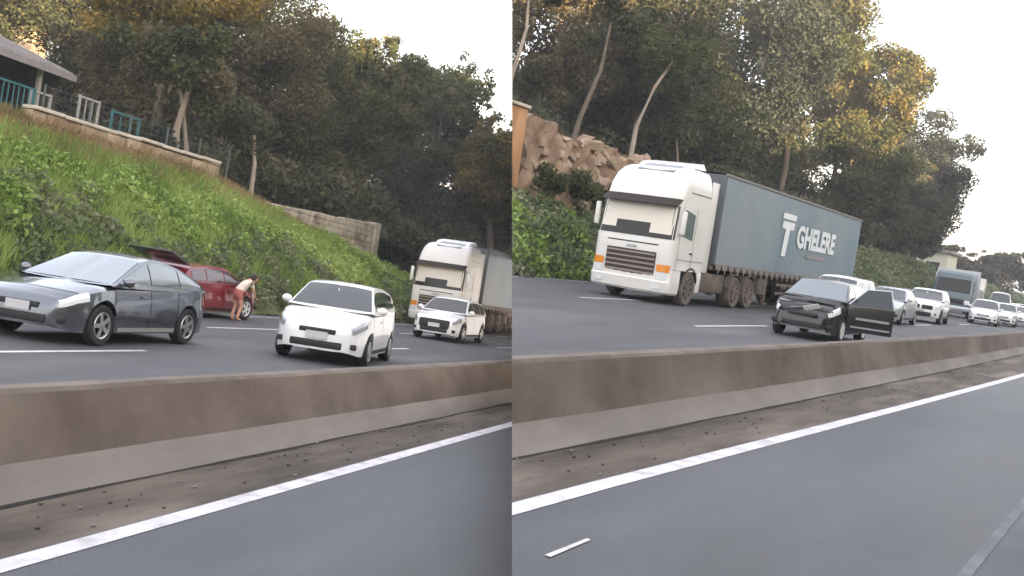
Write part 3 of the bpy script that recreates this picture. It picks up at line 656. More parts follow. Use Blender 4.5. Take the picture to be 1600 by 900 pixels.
        b = MB(); yy = wsb+.28-L/2; b.blob((sx*(W2+.07), yy, belt+.07), (.10, .07, .075)); b.box((min(sx*(W2-.06), sx*(W2+.03)), yy-.02, belt+.0), (max(sx*(W2-.06), sx*(W2+.03)), yy+.03, belt+.04)); b.build('mirror', m if not crash else black, rt, smooth=60)
        for s in (sf, sr_): wheel(rt, sx*(W2-.10), s-L/2, r, .2, sx, rm)
    # front
    gz = hood-.36
    b = MB()
    gw = .34 if not grille_big else .55
    if grille_big == 2: b.box((-.53, -L/2-.016, clr+.2), (.53, -L/2+.05, hood-.22), bev=.05)
    elif grille_big:
        for sx in (-1, 1): b.box((min(sx*.04, sx*gw), -L/2-.018, gz-.06), (max(sx*.04, sx*gw), -L/2+.05, gz+.15), bev=.04)
        b.box((-.52, -L/2-.016, clr+.02), (.52, -L/2+.05, clr+.24), bev=.03)
    else: b.box((-gw, -L/2-.018, gz-.04), (gw, -L/2+.05, gz+.05), bev=.02)
    b.build('grille', black, rt)
    b = MB(); b.box((-.48, -L/2-.02, clr+.09), (.48, -L/2+.05, clr+.22), bev=.02)
    for sx in (-1, 1): b.box((min(sx*.58, sx*.74), -L/2+.05, clr+.12), (max(sx*.58, sx*.74), -L/2+.12, clr+.22), bev=.02)
    b.build('lower_intake', black, rt)
    if platem:
        M = Matrix.Identity(4)
        if crash: M = Matrix.Translation((.18, -L/2+.05, .80)) @ Matrix.Rotation(R(35), 4, 'X') @ Matrix.Rotation(R(-22), 4, 'Y') @ Matrix.Translation((0, L/2, -clr-.32))
        b = MB(); b.box((-.2, -L/2-.035, clr+.25), (.2, -L/2-.022, clr+.38), M=M); b.build('licence_plate', plate_m if not crash else rim_w, rt)
    if detail:
        b = MB(); b.grid(lambda s, t: off(lambda p, q: LB(p, q, 1), s, t, .003), (.32, .335), (6.6, 8), 1, 6); b.grid(lambda s, t: off(lambda p, q: LB(p, q, -1), s, t, .003), (.32, .335), (6.6, 8), 1, 6)
        b.build('bonnet_seam', darkgap, rt)
    if open_tail:
        M = Matrix.Translation((0, L/2-.42, Hh-.08)) @ Matrix.Rotation(R(18), 4, 'X')
        b = MB(); b.box((-.62, 0, -.03), (.62, .95, .03), M=M, bev=.02); tg = b.build('raised_tailgate', dark_paint, rt)
        b = MB(); b.box((-.5, .1, .032), (.5, .6, .045), M=M); b.build('tailgate_glass', gm, tg)
    if open_door:
        hx, hy = W2-.02, wsb+.15-L/2
        M = Matrix.Translation((hx, hy, 0)) @ Matrix.Rotation(R(open_door), 4, 'Z')
        b = MB(); b.box((-.03, 0, clr+.12), (.05, 1.12, belt-.02), M=M, bev=.03)
        d = b.build('open_door', dark_paint if crash else m, rt)
        b = MB(); b.tube([M @ Vector(p) for p in ((.01, .0, belt-.03), (-.08, .42, Hh-.12), (-.10, 1.0, Hh-.08), (.0, 1.1, belt-.03))], .022, n=6); b.build('window_frame', silver, d)
        b = MB(); b.add([M @ Vector(p) for p in ((.01, .04, belt-.03), (-.08, .43, Hh-.13), (-.10, .98, Hh-.10), (.0, 1.08, belt-.03))], [(0, 1, 2, 3)]); b.build('door_glass', mat('door_glass_blue', (.06, .075, .095), .3, spec=.3), d)
        b = MB(); b.box((.052, .2, .62), (.085, 1.0, .68), M=M); b.box((.052, .1, .42), (.06, 1.05, .46), M=M); b.build('door_trim', silver, d)
    S.append(rt); return rt
# left stretch
car('hatchback', FA, (-11.15, 14.75, 0), R(4), 'dark grey metallic hatchback passing in the middle lane at the far left', grey_paint, SET_A, kind='fast', L=4.2, W=1.74, Hh=1.47, hood=.90, glassm=glass_lt, r=.32, axf=.85, axr=.78, wsb=1.0, wst=2.0)
car('hatchback', FA, (-8.72, 18.9, 0), R(13), 'small white hatchback nearest the barrier in the left view', white, SET_A, L=3.85, W=1.74, Hh=1.53, hood=.95, r=.29, wsb=.85, wst=1.5, lampm=lens_dim)
car('suv', FA, (-11.65, 34.3, 0), R(3), 'small white car with dark front directly before the left truck', white, SET_A, L=4.0, W=1.72, Hh=1.5, hood=.93, r=.33, grille_big=2, lampm=lens_dim, glassm=mat('grey_glass', (.05, .05, .05), .25))
car('hatchback', FA, (-15.75, 24.8, 0), R(180), 'maroon car parked wrong way round by the green bank with its tailgate raised', maroon, SET_A, L=4.0, W=1.62, Hh=1.42, hood=.9, open_tail=True, rimm=rim_w, r=.32, glassm=mat('maroon_glass', (.06, .03, .04), .1, coat=.6))
# right stretch
car('hatchback', FB, (-7.42, 26.3, 0), R(2), 'damaged dark hatchback with its driver door open beside the barrier', dark_paint, SET_B, L=3.9, W=1.64, Hh=1.50, hood=.95, crash=True, open_door=-62, rimm=rim_w, glassm=glass_lt, lampm=lens)
Q = 'vehicles queueing on the opposite carriageway'
qy = lambda px: px
car('van', FB, (-9.75, 36.2, 0), R(0), 'white high-roofed car right behind the damaged dark hatchback', white, SET_B, kind='van', L=4.2, W=1.75, Hh=1.66, group=Q)
car('sedan', FB, (-10.1, 45.6, 0), R(2), 'silver-white car just behind the open door of the dark hatchback', silver, SET_B, kind='sedan', L=4.3, W=1.7, Hh=1.5, group=Q)
car('suv', FB, (-10.35, 54.6, 0), R(4), 'white off-road car with wide black double grille in the queue', white, SET_B, kind='van', L=4.4, W=1.85, Hh=1.68, hood=1.08, r=.37, clr=.3, grille_big=True, group=Q, rimm=dusty_rubber)
car('sedan', FB, (-9.7, 69.5, 0), R(5), 'white car half hidden behind the blue-grey lorry', white, SET_B, kind='hatch', L=4.1, W=1.7, Hh=1.55, group=Q, detail=False)
car('van', FB, (-11.9, 92.0, 0), R(6), 'small white van with rounded roof near the right edge', white, SET_B, kind='van', L=4.6, W=1.8, Hh=2.3, hood=1.1, group=Q, detail=False)
car('sedan', FB, (-9.3, 82, 0), R(6), 'white sedan at the right edge of the view nearest the barrier', white, SET_B, kind='sedan', L=4.3, W=1.75, Hh=1.45, group=Q, detail=False)
car('sedan', FB, (-15.9, 96.5, 0), R(6), 'grey sedan far back in the queue left of the rounded van', silver, SET_B, kind='sedan', L=4.3, W=1.75, Hh=1.45, group=Q, detail=False)
car('sedan', FB, (-13.2, 118, 0), R(7), 'pale green-white car at the very back of the queue', mat('pale_green', (.62, .70, .58), .4, coat=.5), SET_B, kind='hatch', L=4.3, W=1.75, Hh=1.6, group=Q, detail=False)
# ------------------------------------------------------------------ trucks
def text_mesh(body, size, parent, M, m, name, shear=.0, offset=0., sx=1., depth=.002):
    c = bpy.data.curves.new('t', 'FONT'); c.body = body; c.size = size; c.shear = shear; c.offset = offset; c.extrude = depth; c.space_character = 1.0
    o = bpy.data.objects.new('t', c); col.objects.link(o); bpy.context.view_layer.update()
    me = bpy.data.meshes.new_from_object(o.evaluated_get(bpy.context.evaluated_depsgraph_get())); bpy.data.objects.remove(o); bpy.data.curves.remove(c)
    me.materials.clear(); me.materials.append(m); me.transform(Matrix.Diagonal((sx, 1, 1, 1)))
    return link(name, me, parent, M)
def cab_ring(z, yf, yr, hw, rc=.22, bow=.07, n=6):
    """plan outline of the cab at height z: front edge yf (bowed), rear edge yr"""
    pts = []
    for i in range(9):
        f = -1+2*i/8; x = f*(hw-rc); pts.append((x, yf-bow*(1-f*f), z))
    for i in range(1, n):
        a = math.pi/2*i/n; pts.append((hw-rc+rc*math.sin(a), yf+rc-rc*math.cos(a), z))
    pts += [(hw, yf+rc, z), (hw, (yf+yr)/2, z), (hw, yr-.05, z), (hw-.05, yr, z), (-hw+.05, yr, z), (-hw, yr-.05, z), (-hw, (yf+yr)/2, z), (-hw, yf+rc, z)]
    for i in range(n-1, 0, -1):
        a = math.pi/2*i/n; pts.append((-(hw-rc+rc*math.sin(a)), yf+rc-rc*math.cos(a), z))
    return pts
def truck(F, loc, rz, s, label, S, tl=15.6):
    rt = root('articulated_truck', F, loc, rz, s, label=label, cat='truck', group='white articulated trucks with grey curtain trailers')
    prof = [(1.0, .0, 1.23), (1.3, -.01, 1.24), (1.75, .0, 1.25), (2.1, .05, 1.24), (2.85, .16, 1.22), (2.98, .18, 1.21), (3.3, .30, 1.20), (3.6, .50, 1.16), (3.78, .72, 1.10), (3.88, .95, 1.04), (3.92, 1.2, .98)]
    yf = lambda z: float(np.interp(z, [p[0] for p in prof], [p[1] for p in prof])); hw = lambda z: float(np.interp(z, [p[0] for p in prof], [p[2] for p in prof]))
    b = MB(); b.loft([cab_ring(z, y, 2.25, h) for z, y, h in prof]); cb = b.build('cab', truck_white, rt, smooth=30)
    # bumper and lower front
    b = MB(); b.loft([cab_ring(z, y, .78, h, rc=.2) for z, y, h in ((.28, .03, 1.20), (.34, -.03, 1.24), (.62, -.06, 1.25), (.66, -.02, 1.25), (.99, .0, 1.24))]); b.build('bumper', truck_white, rt, smooth=30)
    def front(z, x, d): # point on the bowed front
        h = hw(z) if z > 1 else 1.24; f = max(-1, min(1, x/(h-.22))); y = yf(max(1, z))-.07*(1-f*f); over = max(0, abs(x)-(h-.22))
        if over > 0: over = min(over, .215); y = yf(max(1, z))+.22-math.sqrt(.22**2-over**2)
        return Vector((x, y-d, z))
    b = MB(); b.grid(lambda z, x: front(z, x*(hw(z)-.05), .012), (1.82, 2.78), (-1, 1), 8, 20); ws = b.build('windscreen', mat('cab_glass', (.03, .027, .025), .15, spec=.35), rt, smooth=60)
    b = MB(); b.grid(lambda z, x: front(z, x, .018), (2.22, 2.76), (-1.12, 1.12), 5, 20)
    b.grid(lambda z, x: front(z, x, .018), (1.95, 2.22), (.45, 1.1), 4, 8); b.grid(lambda z, x: front(z, x, .018), (2.0, 2.22), (-1.1, -.62), 4, 6)
    b.build('pale_panel', pale_panel_m, ws, smooth=60)  # cream panels laid over the upper windscreen and its lower corners
    b = MB(); b.grid(lambda z, x: front(z, x*(hw(z)-.02), .02+.26*(2.98-z)/.2), (2.76, 2.98), (-1, 1), 4, 20); b.grid(lambda z, x: front(z, x*(hw(z)-.02), .015+.26*(2.98-z)/.2), (2.76, 2.98), (-1, 1), 4, 20)
    b.build('sun_visor', mat('smoked_visor', (.035, .026, .022), .6, spec=.2), rt, smooth=60)
    b = MB()
    b.grid(lambda z, x: front(z, x, .012), (1.62, 1.65), (-.8, .8), 1, 14); b.build('panel_seam', darkgap, rt)
    b = MB(); b.grid(lambda z, x: front(z, x, .014), (.70, 1.42), (-.78, .78), 6, 14); gr = b.build('grille', mat('grille_dark', (.05, .035, .03), .6), rt, smooth=60)
    for i in range(5):
        z = .78+i*.135; b = MB(); b.grid(lambda zz, x: front(zz, x, .04), (z, z+.05), (-.76, .76), 1, 14); b.grid(lambda t, x: front(z+.05, x, .04-t), (0, .03), (-.76, .76), 1, 14); b.build('grille_bar', mat('bar_grey', (.30, .24, .20), .5), gr, smooth=60)
    b = MB(); b.box((-.16, -.10, 1.49), (.16, -.082, 1.55)); b.build('badge', silver, rt)
    for sx in (1, -1):
        b = MB(); b.grid(lambda z, x: front(z, x*sx, .035), (.90, 1.10), (.84, 1.20), 3, 8); b.build('indicator', amber, rt, smooth=60)
        b = MB(); b.grid(lambda z, x: front(z, x*sx, .034), (.68, .89), (.84, 1.18), 3, 8); b.build('headlight', lens, rt, smooth=60)
        b = MB(); b.grid(lambda z, x: front(z, x*sx, .07), (.42, .52), (.80, 1.05), 2, 5); b.build('fog_lamp', lens, rt, smooth=60)
        X = sx*1.245
        # side window, door lines
        b = MB(); Vv = [(X*1.004, .36, 1.98), (X*1.004, 1.18, 1.88), (X*1.0, 1.18, 2.62), (X*.998, .50, 2.72)]; b.add(Vv, [(0, 1, 2, 3)]); b.build('side_window', glass_lt, rt)
        b = MB()
        for y in (.30, 1.30): b.box((min(X*1.0, X*1.006), y, 1.02), (max(X*1.0, X*1.006), y+.018, 2.8))
        b.box((min(X, X*1.006), .32, 1.30), (max(X, X*1.006), 2.2, 1.318)); b.box((min(X*.97, X*.985), .75, 3.22), (max(X*.97, X*.985), 2.2, 3.24)); b.build('door_seam', mat('seam_grey', (.33, .32, .30), .6), rt)
        b = MB(); b.box((min(X, X*1.02), 1.12, 1.5), (max(X, X*1.02), 1.3, 1.54)); b.build('door_handle', black, rt)
        b = MB(); b.box((min(X*1.03, X*1.15), .10, 2.0), (max(X*1.03, X*1.15), .20, 2.65), bev=.03); mr = b.build('mirror', truck_white, rt)
        for q in (2.62, 2.03):
            b = MB(); b.tube([(X*.98, .3, q), (X*1.1, .15, q)], .025); b.build('mirror_arm', black, mr)
        # fender arch
        b = MB(); b.loft([[(sx*xx, 1.45+rr*math.cos(a), .52+rr*math.sin(a)) for xx, rr in ((.85, .60), (1.24, .60), (1.24, .54), (.85, .54))] for a in [R(10+k*160/12) for k in range(13)]]); b.build('fender', black, rt, smooth=40)
        b = MB(); b.box((min(sx*.9, X), 1.96, .40), (max(sx*.9, X), 2.25, 1.0), bev=.03); b.build('step', truck_white, rt)
        wheel(rt, sx*1.08, 1.45, .50, .30, sx, dusty_rubber, dusty_rubber, 8)
        b = MB(); b.box((min(sx*.55, sx*1.2), 2.4, .42), (max(sx*.55, sx*1.2), 4.25, 1.02), bev=.08); b.build('fuel_tank', chassis_m, rt)
        for y in (5.15, 6.42):
            wheel(rt, sx*1.03, y, .50, .46, sx, chassis_m, dusty_rubber, 8)
            b = MB(); b.loft([[(sx*xx, y+rr*math.cos(a), .52+rr*math.sin(a)) for xx, rr in ((.75, .60), (1.25, .60), (1.25, .57), (.75, .57))] for a in [R(12+k*156/12) for k in range(13)]]); b.build('mudguard', dusty_rubber, rt, smooth=40)
        b = MB(); b.box((min(sx*1.14, sx*1.19), 2.27, 1.02), (max(sx*1.14, sx*1.19), 2.75, 3.7), bev=.015); b.build('side_deflector', truck_white, rt)
    b = MB(); b.box((-.35, .5, .55), (.35, 7.2, .95)); b.box((-1.1, 5.0, .45), (1.1, 5.3, .6)); b.build('chassis', chassis_m, rt)
    b = MB(); b.loft([[(-.9, y, 3.99+d), (.9, y, 3.99+d), (.8, y, 4.02+d+h2), (-.8, y, 4.02+d+h2)] for y, d, h2 in ((1.1, -.16, .02), (1.4, -.03, .06), (2.2, 0, .16))]); b.build('roof_deflector', truck_white, rt, smooth=30)
    b = MB(); b.add([(-.55, .60, 3.76), (.62, .60, 3.76), (.62, 1.25, 4.0), (-.55, 1.25, 4.0)], [(0, 1, 2, 3)]); b.build('roof_hatch', mat('hatch_grey', (.24, .25, .27), .4), rt)
    b = MB(); b.box((-.25, -.075, .36), (.25, -.062, .48)); b.build('licence_plate', plate_m, rt)
    # trailer
    y0 = 2.95; y1 = y0+tl; zb, zt = 1.30, 4.02
    b = MB(); b.box((-1.27, y0, zb), (1.27, y0+.16, zt), bev=.02); b.build('trailer_headboard', mat('trailer_frame', (.10, .11, .12), .6), rt)
    b = MB(); b.box((-1.27, y1-.10, zb), (1.27, y1, zt), bev=.02); b.build('rear_door', MATS['trailer_frame'], rt)
    n = int(tl/.18)
    for sx in (1, -1):
        b = MB(); b.grid(lambda y, z: Vector((sx*(1.268+.012*math.sin(y*2.1)*math.sin((z-zb)*1.2)+.004*math.sin(y*11)), y, z-.05*math.sin((y-y0)/tl*math.pi)*(1 if z > 3.9 else 0))), (y0+.12, y1-.05), (zb, zt), n, 12)
        cu = b.build('curtain', curtain, rt, smooth=70)
        # scalloped hem with buckles
        nb = int(tl/.56); V = []; Fc = []
        b = MB()
        for i in range(nb):
            a = y0+.15+i*(tl-.3)/nb; e = a+(tl-.3)/nb
            b.add([(sx*1.283, a+.01, zb+.04), (sx*1.283, e-.01, zb+.04), (sx*1.283, e-.10, zb-.14), (sx*1.283, a+.10, zb-.14)], [(0, 1, 2, 3)])
            b.box((min(sx*1.285, sx*1.30), (a+e)/2-.03, zb-.25), (max(sx*1.285, sx*1.30), (a+e)/2+.03, zb+.02))
        b.build('curtain_hem', curtain_hem, cu)
        b = MB(); b.box((min(sx*1.24, sx*1.30), y0, zt-.03), (max(sx*1.24, sx*1.30), y1, zt+.04)); b.build('top_rail', mat('rail_grey', (.22, .21, .20), .6), rt)
        # logo
        def P3(u, v): return (sx*1.292, u, v)
        ya = y0+5.7
        if sx == 1:
            b = MB()
            for (u0, v0, u1, v1) in ((ya-.1, 3.22, ya+1.35, 3.42), (ya-.05, 2.88, ya+1.25, 3.14)):
                b.add([P3(u0, v0), P3(u1, v0), P3(u1+.06, v1), P3(u0+.06, v1)], [(0, 1, 2, 3)])
            b.add([P3(ya+.25, 1.92), P3(ya+.72, 1.92), P3(ya+.85, 2.88), P3(ya+.38, 2.88)], [(0, 1, 2, 3)])
            b.build('emblem', logo_m, cu)
            M = Matrix(((0, 0, 1, 1.294), (1, 0, 0, ya+1.75), (0, 1, 0, 2.36), (0, 0, 0, 1)))
            text_mesh('GHELERE', 1.06, cu, M, logo_m, 'lettering', offset=.045, sx=1.13)
            M = Matrix(((0, 0, 1, 1.294), (1, 0, 0, ya+3.1), (0, 1, 0, 2.02), (0, 0, 0, 1)))
            b = MB(); b.add([P3(ya+3.2, 2.0), P3(ya+5.6, 2.0), P3(ya+5.6, 2.14), P3(ya+3.2, 2.14)], [(0, 1, 2, 3)]); b.build('faded_line', logo_dim, cu)
    b = MB(); b.grid(lambda y, x: Vector((x, y, zt+.03+.03*math.cos(x*1.2))), (y0, y1), (-1.25, 1.25), 10, 6); b.build('trailer_roof', mat('roof_tarp', (.20, .21, .22), .7), rt, smooth=60)
    b = MB(); b.box((-1.2, y0, zb-.16), (1.2, y1, zb-.005)); b.box((-.5, y0+3.5, .85), (.5, y1-.5, zb-.17)); b.build('trailer_floor', chassis_m, rt)
    for sx in (1, -1):
        ys = [y1-1.6-k*1.3 for k in range(3)]
        for y in ys: wheel(rt, sx*1.05, y, .50, .40, sx, chassis_m, dusty_rubber, 8)
        b = MB(); b.box((min(sx*.95, sx*1.05), y0+2.1+3.5, .2), (max(sx*.95, sx*1.05), y0+2.25+3.5, 1.1)); b.box((min(sx*.9, sx*1.1), y0+2.05+3.5, .16), (max(sx*.9, sx*1.1), y0+2.35+3.5, .2)); b.build('landing_leg', chassis_m, rt)
        b = MB()
        for z in (.55, .85): b.box((min(sx*1.2, sx*1.23), y0+6.2, z), (max(sx*1.2, sx*1.23), y1-5.2, z+.1))
        b.build('side_guard', chassis_m, rt)
        b = MB(); b.box((min(sx*.65, sx*1.18), y0+4.5, .5), (max(sx*.65, sx*1.18), y0+5.3, 1.05), bev=.03); b.build('toolbox', chassis_m, rt)
    S.append(rt); return rt
truck(FB, (-13.75, 27.75, 0), R(0), 1.06, 'white truck with long grey-blue lettered curtain trailer filling the middle of the right view', SET_B, 15.9)
truck(FA, (-15.55, 43.2, 0), R(0), .99, 'white truck with grey trailer behind the small white car in the left view', SET_A)
# light lorry, bus and far building in the queue
def lorry(F, loc, rz, label):
    r = root('light_lorry', F, loc, rz, 1.3, label=label, cat='truck', group=Q)
    prof = [(.45, .05, .95), (.6, 0, 1.0), (1.25, .02, 1.02), (1.9, .35, .95), (2.3, .5, .9), (2.42, .7, .85)]
    b = MB(); b.loft([cab_ring(z, y, 1.9, h, rc=.15) for z, y, h in prof]); b.build('cab', blue_grey, r, smooth=30)
    b = MB(); b.add([(-.85, -.02, 1.36), (.85, -.02, 1.36), (.80, .28, 2.05), (-.80, .28, 2.05)], [(0, 1, 2, 3)]); b.build('windscreen', MATS['cab_glass'], r)
    b = MB(); b.box((-.6, -.08, .75), (.6, -.05, 1.0), bev=.01); b.build('grille', black, r)
    b = MB(); b.box((-1.0, -.13, .38), (1.0, .1, .62), bev=.03); b.build('bumper', silver, r)
    for sx in (-1, 1):
        b = MB(); b.box((min(sx*.65, sx*.92), -.07, .72), (max(sx*.65, sx*.92), -.03, .95), bev=.02); b.build('headlight', lens, r)
        b = MB(); b.add([(sx*1.03, .35, 1.35), (sx*1.03, 1.2, 1.35), (sx*.97, 1.2, 2.0), (sx*.97, .55, 2.0)], [(0, 1, 2, 3)]); b.build('side_window', glass, r)
        for y in (.9, 4.6): wheel(r, sx*.9, y, .42, .25, sx, silver)
    b = MB(); b.box((-1.15, 2.05, .9), (1.15, 6.3, 1.05)); b.box((-1.15, 2.05, 1.06), (-1.1, 6.3, 2.3)); b.box((1.1, 2.05, 1.06), (1.15, 6.3, 2.3)); b.box((-1.1, 2.05, 1.06), (1.1, 2.1, 2.6)); b.build('cargo_bed', silver, r)
    SET_B.append(r)
car('sedan', FB, (-13.6, 64, 0), R(4), 'dark grey sedan mostly hidden behind the white off-road car', grey_paint, SET_B, kind='sedan', L=4.3, W=1.72, Hh=1.5, group=Q, detail=False)
car('hatchback', FB, (-9.4, 75.6, 0), R(5), 'white hatchback directly behind the white car beside the lorry', white, SET_B, kind='hatch', L=3.9, W=1.68, Hh=1.5, group=Q, detail=False, lampm=lens_dim)
car('suv', FB, (-8.7, 90.5, 0), R(6), 'pale silver off-road car behind the white sedan at the right edge', silver, SET_B, kind='van', L=4.3, W=1.8, Hh=1.7, group=Q, detail=False)
car('hatchback', FB, (-12.3, 103, 0), R(6), 'white hatchback right behind the small white van', white, SET_B, kind='hatch', L=4.0, W=1.7, Hh=1.55, group=Q, detail=False)
lorry(FB, (-12.9, 76, 0), R(5), 'blue-grey light lorry standing in the queue behind the white off-road car')
bs = root('coach', FB, (-17.0, 110, 0), R(8), label='tall pale coach at the back of the queue under the far trees', cat='bus')
b = MB(); b.box((-1.25, 0, .4), (1.25, 11, 3.5), bev=.15); b.build('body', mat('coach_cream', (.62, .52, .45), .5, coat=.4), bs, smooth=40)
b = MB(); b.box((-1.1, -.02, 1.5), (1.1, .05, 3.0), bev=.01); b.build('windscreen', glass, bs)
for sx in (-1, 1):
    b = MB(); b.box((min(sx*1.24, sx*1.26), .6, 1.7), (max(sx*1.24, sx*1.26), 10.5, 2.8)); b.build('side_window', glass, bs)
    for y in (2, 8.5): wheel(bs, sx*1.1, y, .48, .3, sx, silver)
SET_B.append(bs)
fb = root('roadside_building', FB, (-34, 172, 3.4), label='small pale flat-roofed building far off below the trees', cat='building')
b = MB(); b.box((-4, -4, 0), (4, 4, 4.2)); b.build('wall', mat('far_wall', (.5, .5, .44), .9), fb)
b = MB(); b.box((-4.6, -4.6, 4.21), (4.6, 4.6, 4.6)); b.build('roof', roof_grey, fb)
for xx in (-2.8, 1.):
    b = MB(); b.box((xx, -4.04, 1.), (xx+2, -4.003, 2.6)); b.build('window', glass, fb)
SET_B.append(fb)
FT = [(-40, 215, 7.8, 6.5, 3.6, 'rounded grey-brown far tree, left of the three beyond the queue', 'leaf_brown'),
      (-33, 232, 7.6, 7.5, 4.0, 'rounded far tree in the middle of the three beyond the queue', 'leaf_brown'),
      (-24, 240, 8.4, 7.5, 4.6, 'far green tree at the right edge of the view', 'leaf_mid'),
      (-31, 150, 9.0, 3.2, 3.4, 'small round dark tree left of the pale far building', 'leaf_blue'),
      (-36, 160, 8.5, 3.0, 3., 'small grey-green tree above the coach roof', 'leaf_mid')]
for i, (x, y, z, rx, rz, lab, lm) in enumerate(FT):
    SET_B.append(tree(FB, x, y, z, rx, rz, 3.4, lab, lm, 90+i, trunk=.3, clumps=36, per=260, size=.3, limbs=4, group='far trees beyond the queue'))
# ------------------------------------------------------------------ person by the maroon car
def person(F, loc, rz, label, S, joints, edges, rad, headc, sh=cloth_cream, low=cloth_red):
    r = root('person', F, loc, rz, .92, label=label, cat='person')
    me = bpy.data.meshes.new('body'); me.from_pydata(joints, edges, []); o = link('body', me, r)
    md = o.modifiers.new('skin', 'SKIN')
    for i, v in enumerate(me.skin_vertices[0].data): v.radius = (rad[i], rad[i]); v.use_root = (i == 0)
    sb = o.modifiers.new('sub', 'SUBSURF'); sb.levels = 2; sb.render_levels = 2
    bpy.context.view_layer.update()
    m2 = bpy.data.meshes.new_from_object(o.evaluated_get(bpy.context.evaluated_depsgraph_get()))
    o.modifiers.clear(); o.data = m2; m2.materials.clear()
    for m in (skin, sh, low): m2.materials.append(m)
    for p in m2.polygons:
        c = p.center; p.use_smooth = True
        best = min(range(len(joints)), key=lambda i: (Vector(joints[i])-c).length)
        p.material_index = PM[best]
    b = MB(); b.blob(headc, (.085, .105, .12), 0, 16); b.blob((headc[0]+.0, headc[1]+.10, headc[2]-.01), (.015, .02, .02)); 
    for sx in (-1, 1): b.blob((headc[0]+sx*.085, headc[1], headc[2]), (.012, .02, .03)); b.blob((headc[0]+sx*.035, headc[1]+.092, headc[2]+.02), (.012, .01, .01), 1)
    b.box((headc[0]-.025, headc[1]+.092, headc[2]-.062), (headc[0]+.025, headc[1]+.1, headc[2]-.055), 1)
    hd = b.build('head', [skin, hair_m], r, smooth=70)
    b = MB(); b.blob((headc[0], headc[1]-.02, headc[2]+.03), (.095, .11, .115)); b.build('hair', hair_m, hd, smooth=70)
    for sx, hp in ((1, joints[10]), (-1, joints[14])):
        b = MB(); hp = Vector(hp); b.blob(hp+Vector((0, .05, -.03)), (.035, .05, .02))
        for k in range(4): b.tube([hp+Vector((-.028+k*.019, .08, -.03)), hp+Vector((-.03+k*.02, .12+.01*(k in (1, 2)), -.045)), hp+Vector((-.03+k*.02, .145, -.075))], [.009, .008, .006], n=6)
        b.tube([hp+Vector((-sx*.035, .03, -.03)), hp+Vector((-sx*.06, .07, -.05))], [.011, .008], n=6); b.build('hand', skin, r, smooth=70)
    S.append(r)
# bent over, facing +y, knees slightly bent
J = [(0, 0, .82), (0, .10, 1.0), (0, .24, 1.16), (0, .36, 1.24), (0, .44, 1.27),
     (.10, 0, .80), (.12, .10, .46), (.12, .0, .09),
     (.18, .33, 1.19), (.22, .40, .93), (.20, .52, .75),
     (-.10, 0, .80), (-.18, .33, 1.19), (-.22, .42, .94), (-.20, .55, .78), (-.12, .08, .46), (-.12, -.02, .09), (.13, .15, .04), (-.13, .13, .04)]
E_ = [(0, 1), (1, 2), (2, 3), (3, 4), (0, 5), (5, 6), (6, 7), (7, 17), (2, 8), (8, 9), (9, 10), (0, 11), (2, 12), (12, 13), (13, 14), (11, 15), (15, 16), (16, 18)]
RD = [.13, .13, .15, .08, .06, .10, .065, .045, .06, .042, .03, .10, .06, .042, .03, .065, .045, .035, .035]
PM = [2, 1, 1, 0, 0, 2, 0, 0, 1, 0, 0, 2, 1, 0, 0, 0, 0, 0, 0]
person(FA, (-14.66, 24.95, 0), R(-20), 'person in pale top and reddish shorts bending beside the wheel of the maroon car', SET_A, J, E_, RD, (0, .55, 1.31))
# ------------------------------------------------------------------ gutter debris
def debris(F, xr, yr, n, seed, label, S, m):
    rnd = random.Random(seed); b = MB()
    for i in range(n):
        y = yr[0]+(yr[1]-yr[0])*rnd.random()**1.5; x = rnd.uniform(*xr) if not callable(xr[0]) else rnd.uniform(xr[0](y), xr[1](y)); s_ = rnd.uniform(.004, .013)
        b.blob((x, y, s_*.4), (s_*rnd.uniform(.7, 1.6), s_*rnd.uniform(.7, 2.5), s_*.7), rnd.choice((0, 0, 1)), 6)
    o = b.build('gravel', m, smooth=None); o.matrix_world = F; S.append(tag(o, label, 'gravel', kind='stuff'))
debris(FA, (-4.24, -3.6), (2.5, 22), 170, 5, 'grit and small stones in the gutter of the left stretch', SET_A, [gutter, conc_lo])
debris(FB, (-3.68, -3.1), (4, 30), 170, 6, 'grit and small stones in the gutter of the right stretch', SET_B, [gutter, conc_lo])
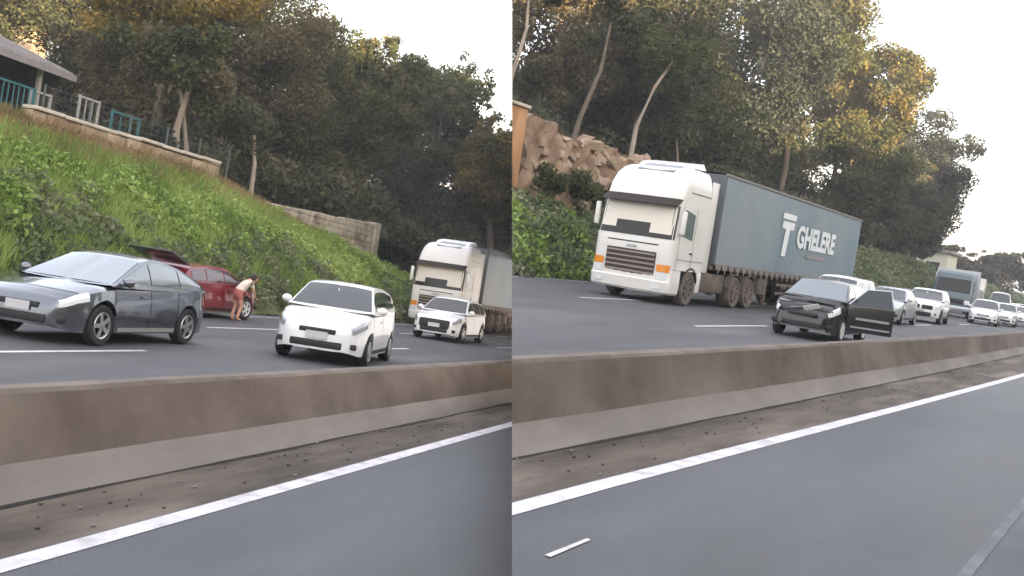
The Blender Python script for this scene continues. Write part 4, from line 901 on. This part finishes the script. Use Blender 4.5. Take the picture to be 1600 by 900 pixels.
# ------------------------------------------------------------------ end each stretch where the two roads meet
bpy.context.view_layer.update()
def allmesh(o):
    r = [o] if o.type == 'MESH' and len(o.data.polygons) else []
    for c in o.children: r = allmesh(c)+r
    return r
def kill(o):
    if o.children: o.data = bpy.data.meshes.new('empty')
    else: bpy.data.objects.remove(o)
def trim(S, sign):
    trim_in(S, sign)
def trim_in(S, sign):
    o0 = Vector((0, 0, EYE)); n = SEAM_N*sign
    for top in list(S):
        gone = top.type == 'MESH'
        for o in allmesh(top):
            mw = o.matrix_world; me = o.data
            d = [(mw @ Vector(c)-o0).dot(n) for c in o.bound_box]
            if min(d) >= 0: continue
            if max(d) <= 0:
                if o is top: S.remove(top)
                kill(o); continue
            leafy = o.name.split('.')[0] in ('crown', 'foliage', 'undergrowth', 'woodland', 'dry_grass')
            bm = bmesh.new(); bm.from_mesh(me); inv = mw.inverted()
            lo = inv @ o0; ln = (mw.to_3x3().transposed() @ n).normalized()
            g = bmesh.ops.bisect_plane(bm, geom=bm.verts[:]+bm.edges[:]+bm.faces[:], dist=1e-5, plane_co=lo, plane_no=-ln, clear_outer=True)
            if not leafy and len(bm.faces) < 60000:
                ed = [e for e in g['geom_cut'] if isinstance(e, bmesh.types.BMEdge) and e.is_valid]
                try: bmesh.ops.holes_fill(bm, edges=ed, sides=0)
                except Exception: pass
            nm = bpy.data.meshes.new(me.name)
            for m in me.materials: nm.materials.append(m)
            bm.to_mesh(nm); bm.free(); o.data = nm
            if not len(nm.polygons):
                if o is top: S.remove(top)
                kill(o)
trim(SET_A, -1); trim(SET_B, 1)

hm = bpy.data.materials.new('haze'); hm.use_nodes = True; hn = hm.node_tree.nodes; hn.remove(hn['Principled BSDF'])
pv = hn.new('ShaderNodeVolumePrincipled'); pv.inputs['Color'].default_value = (.93, .93, .95, 1); pv.inputs['Density'].default_value = .0008
hm.node_tree.links.new(pv.outputs[0], hn['Material Output'].inputs['Volume'])
b = MB(); b.box((-420, -300, -60), (300, 640, 60)); hz_ = b.build('haze', hm, smooth=None); tag(hz_, kind='stuff', label='thin pale evening haze over the whole road')
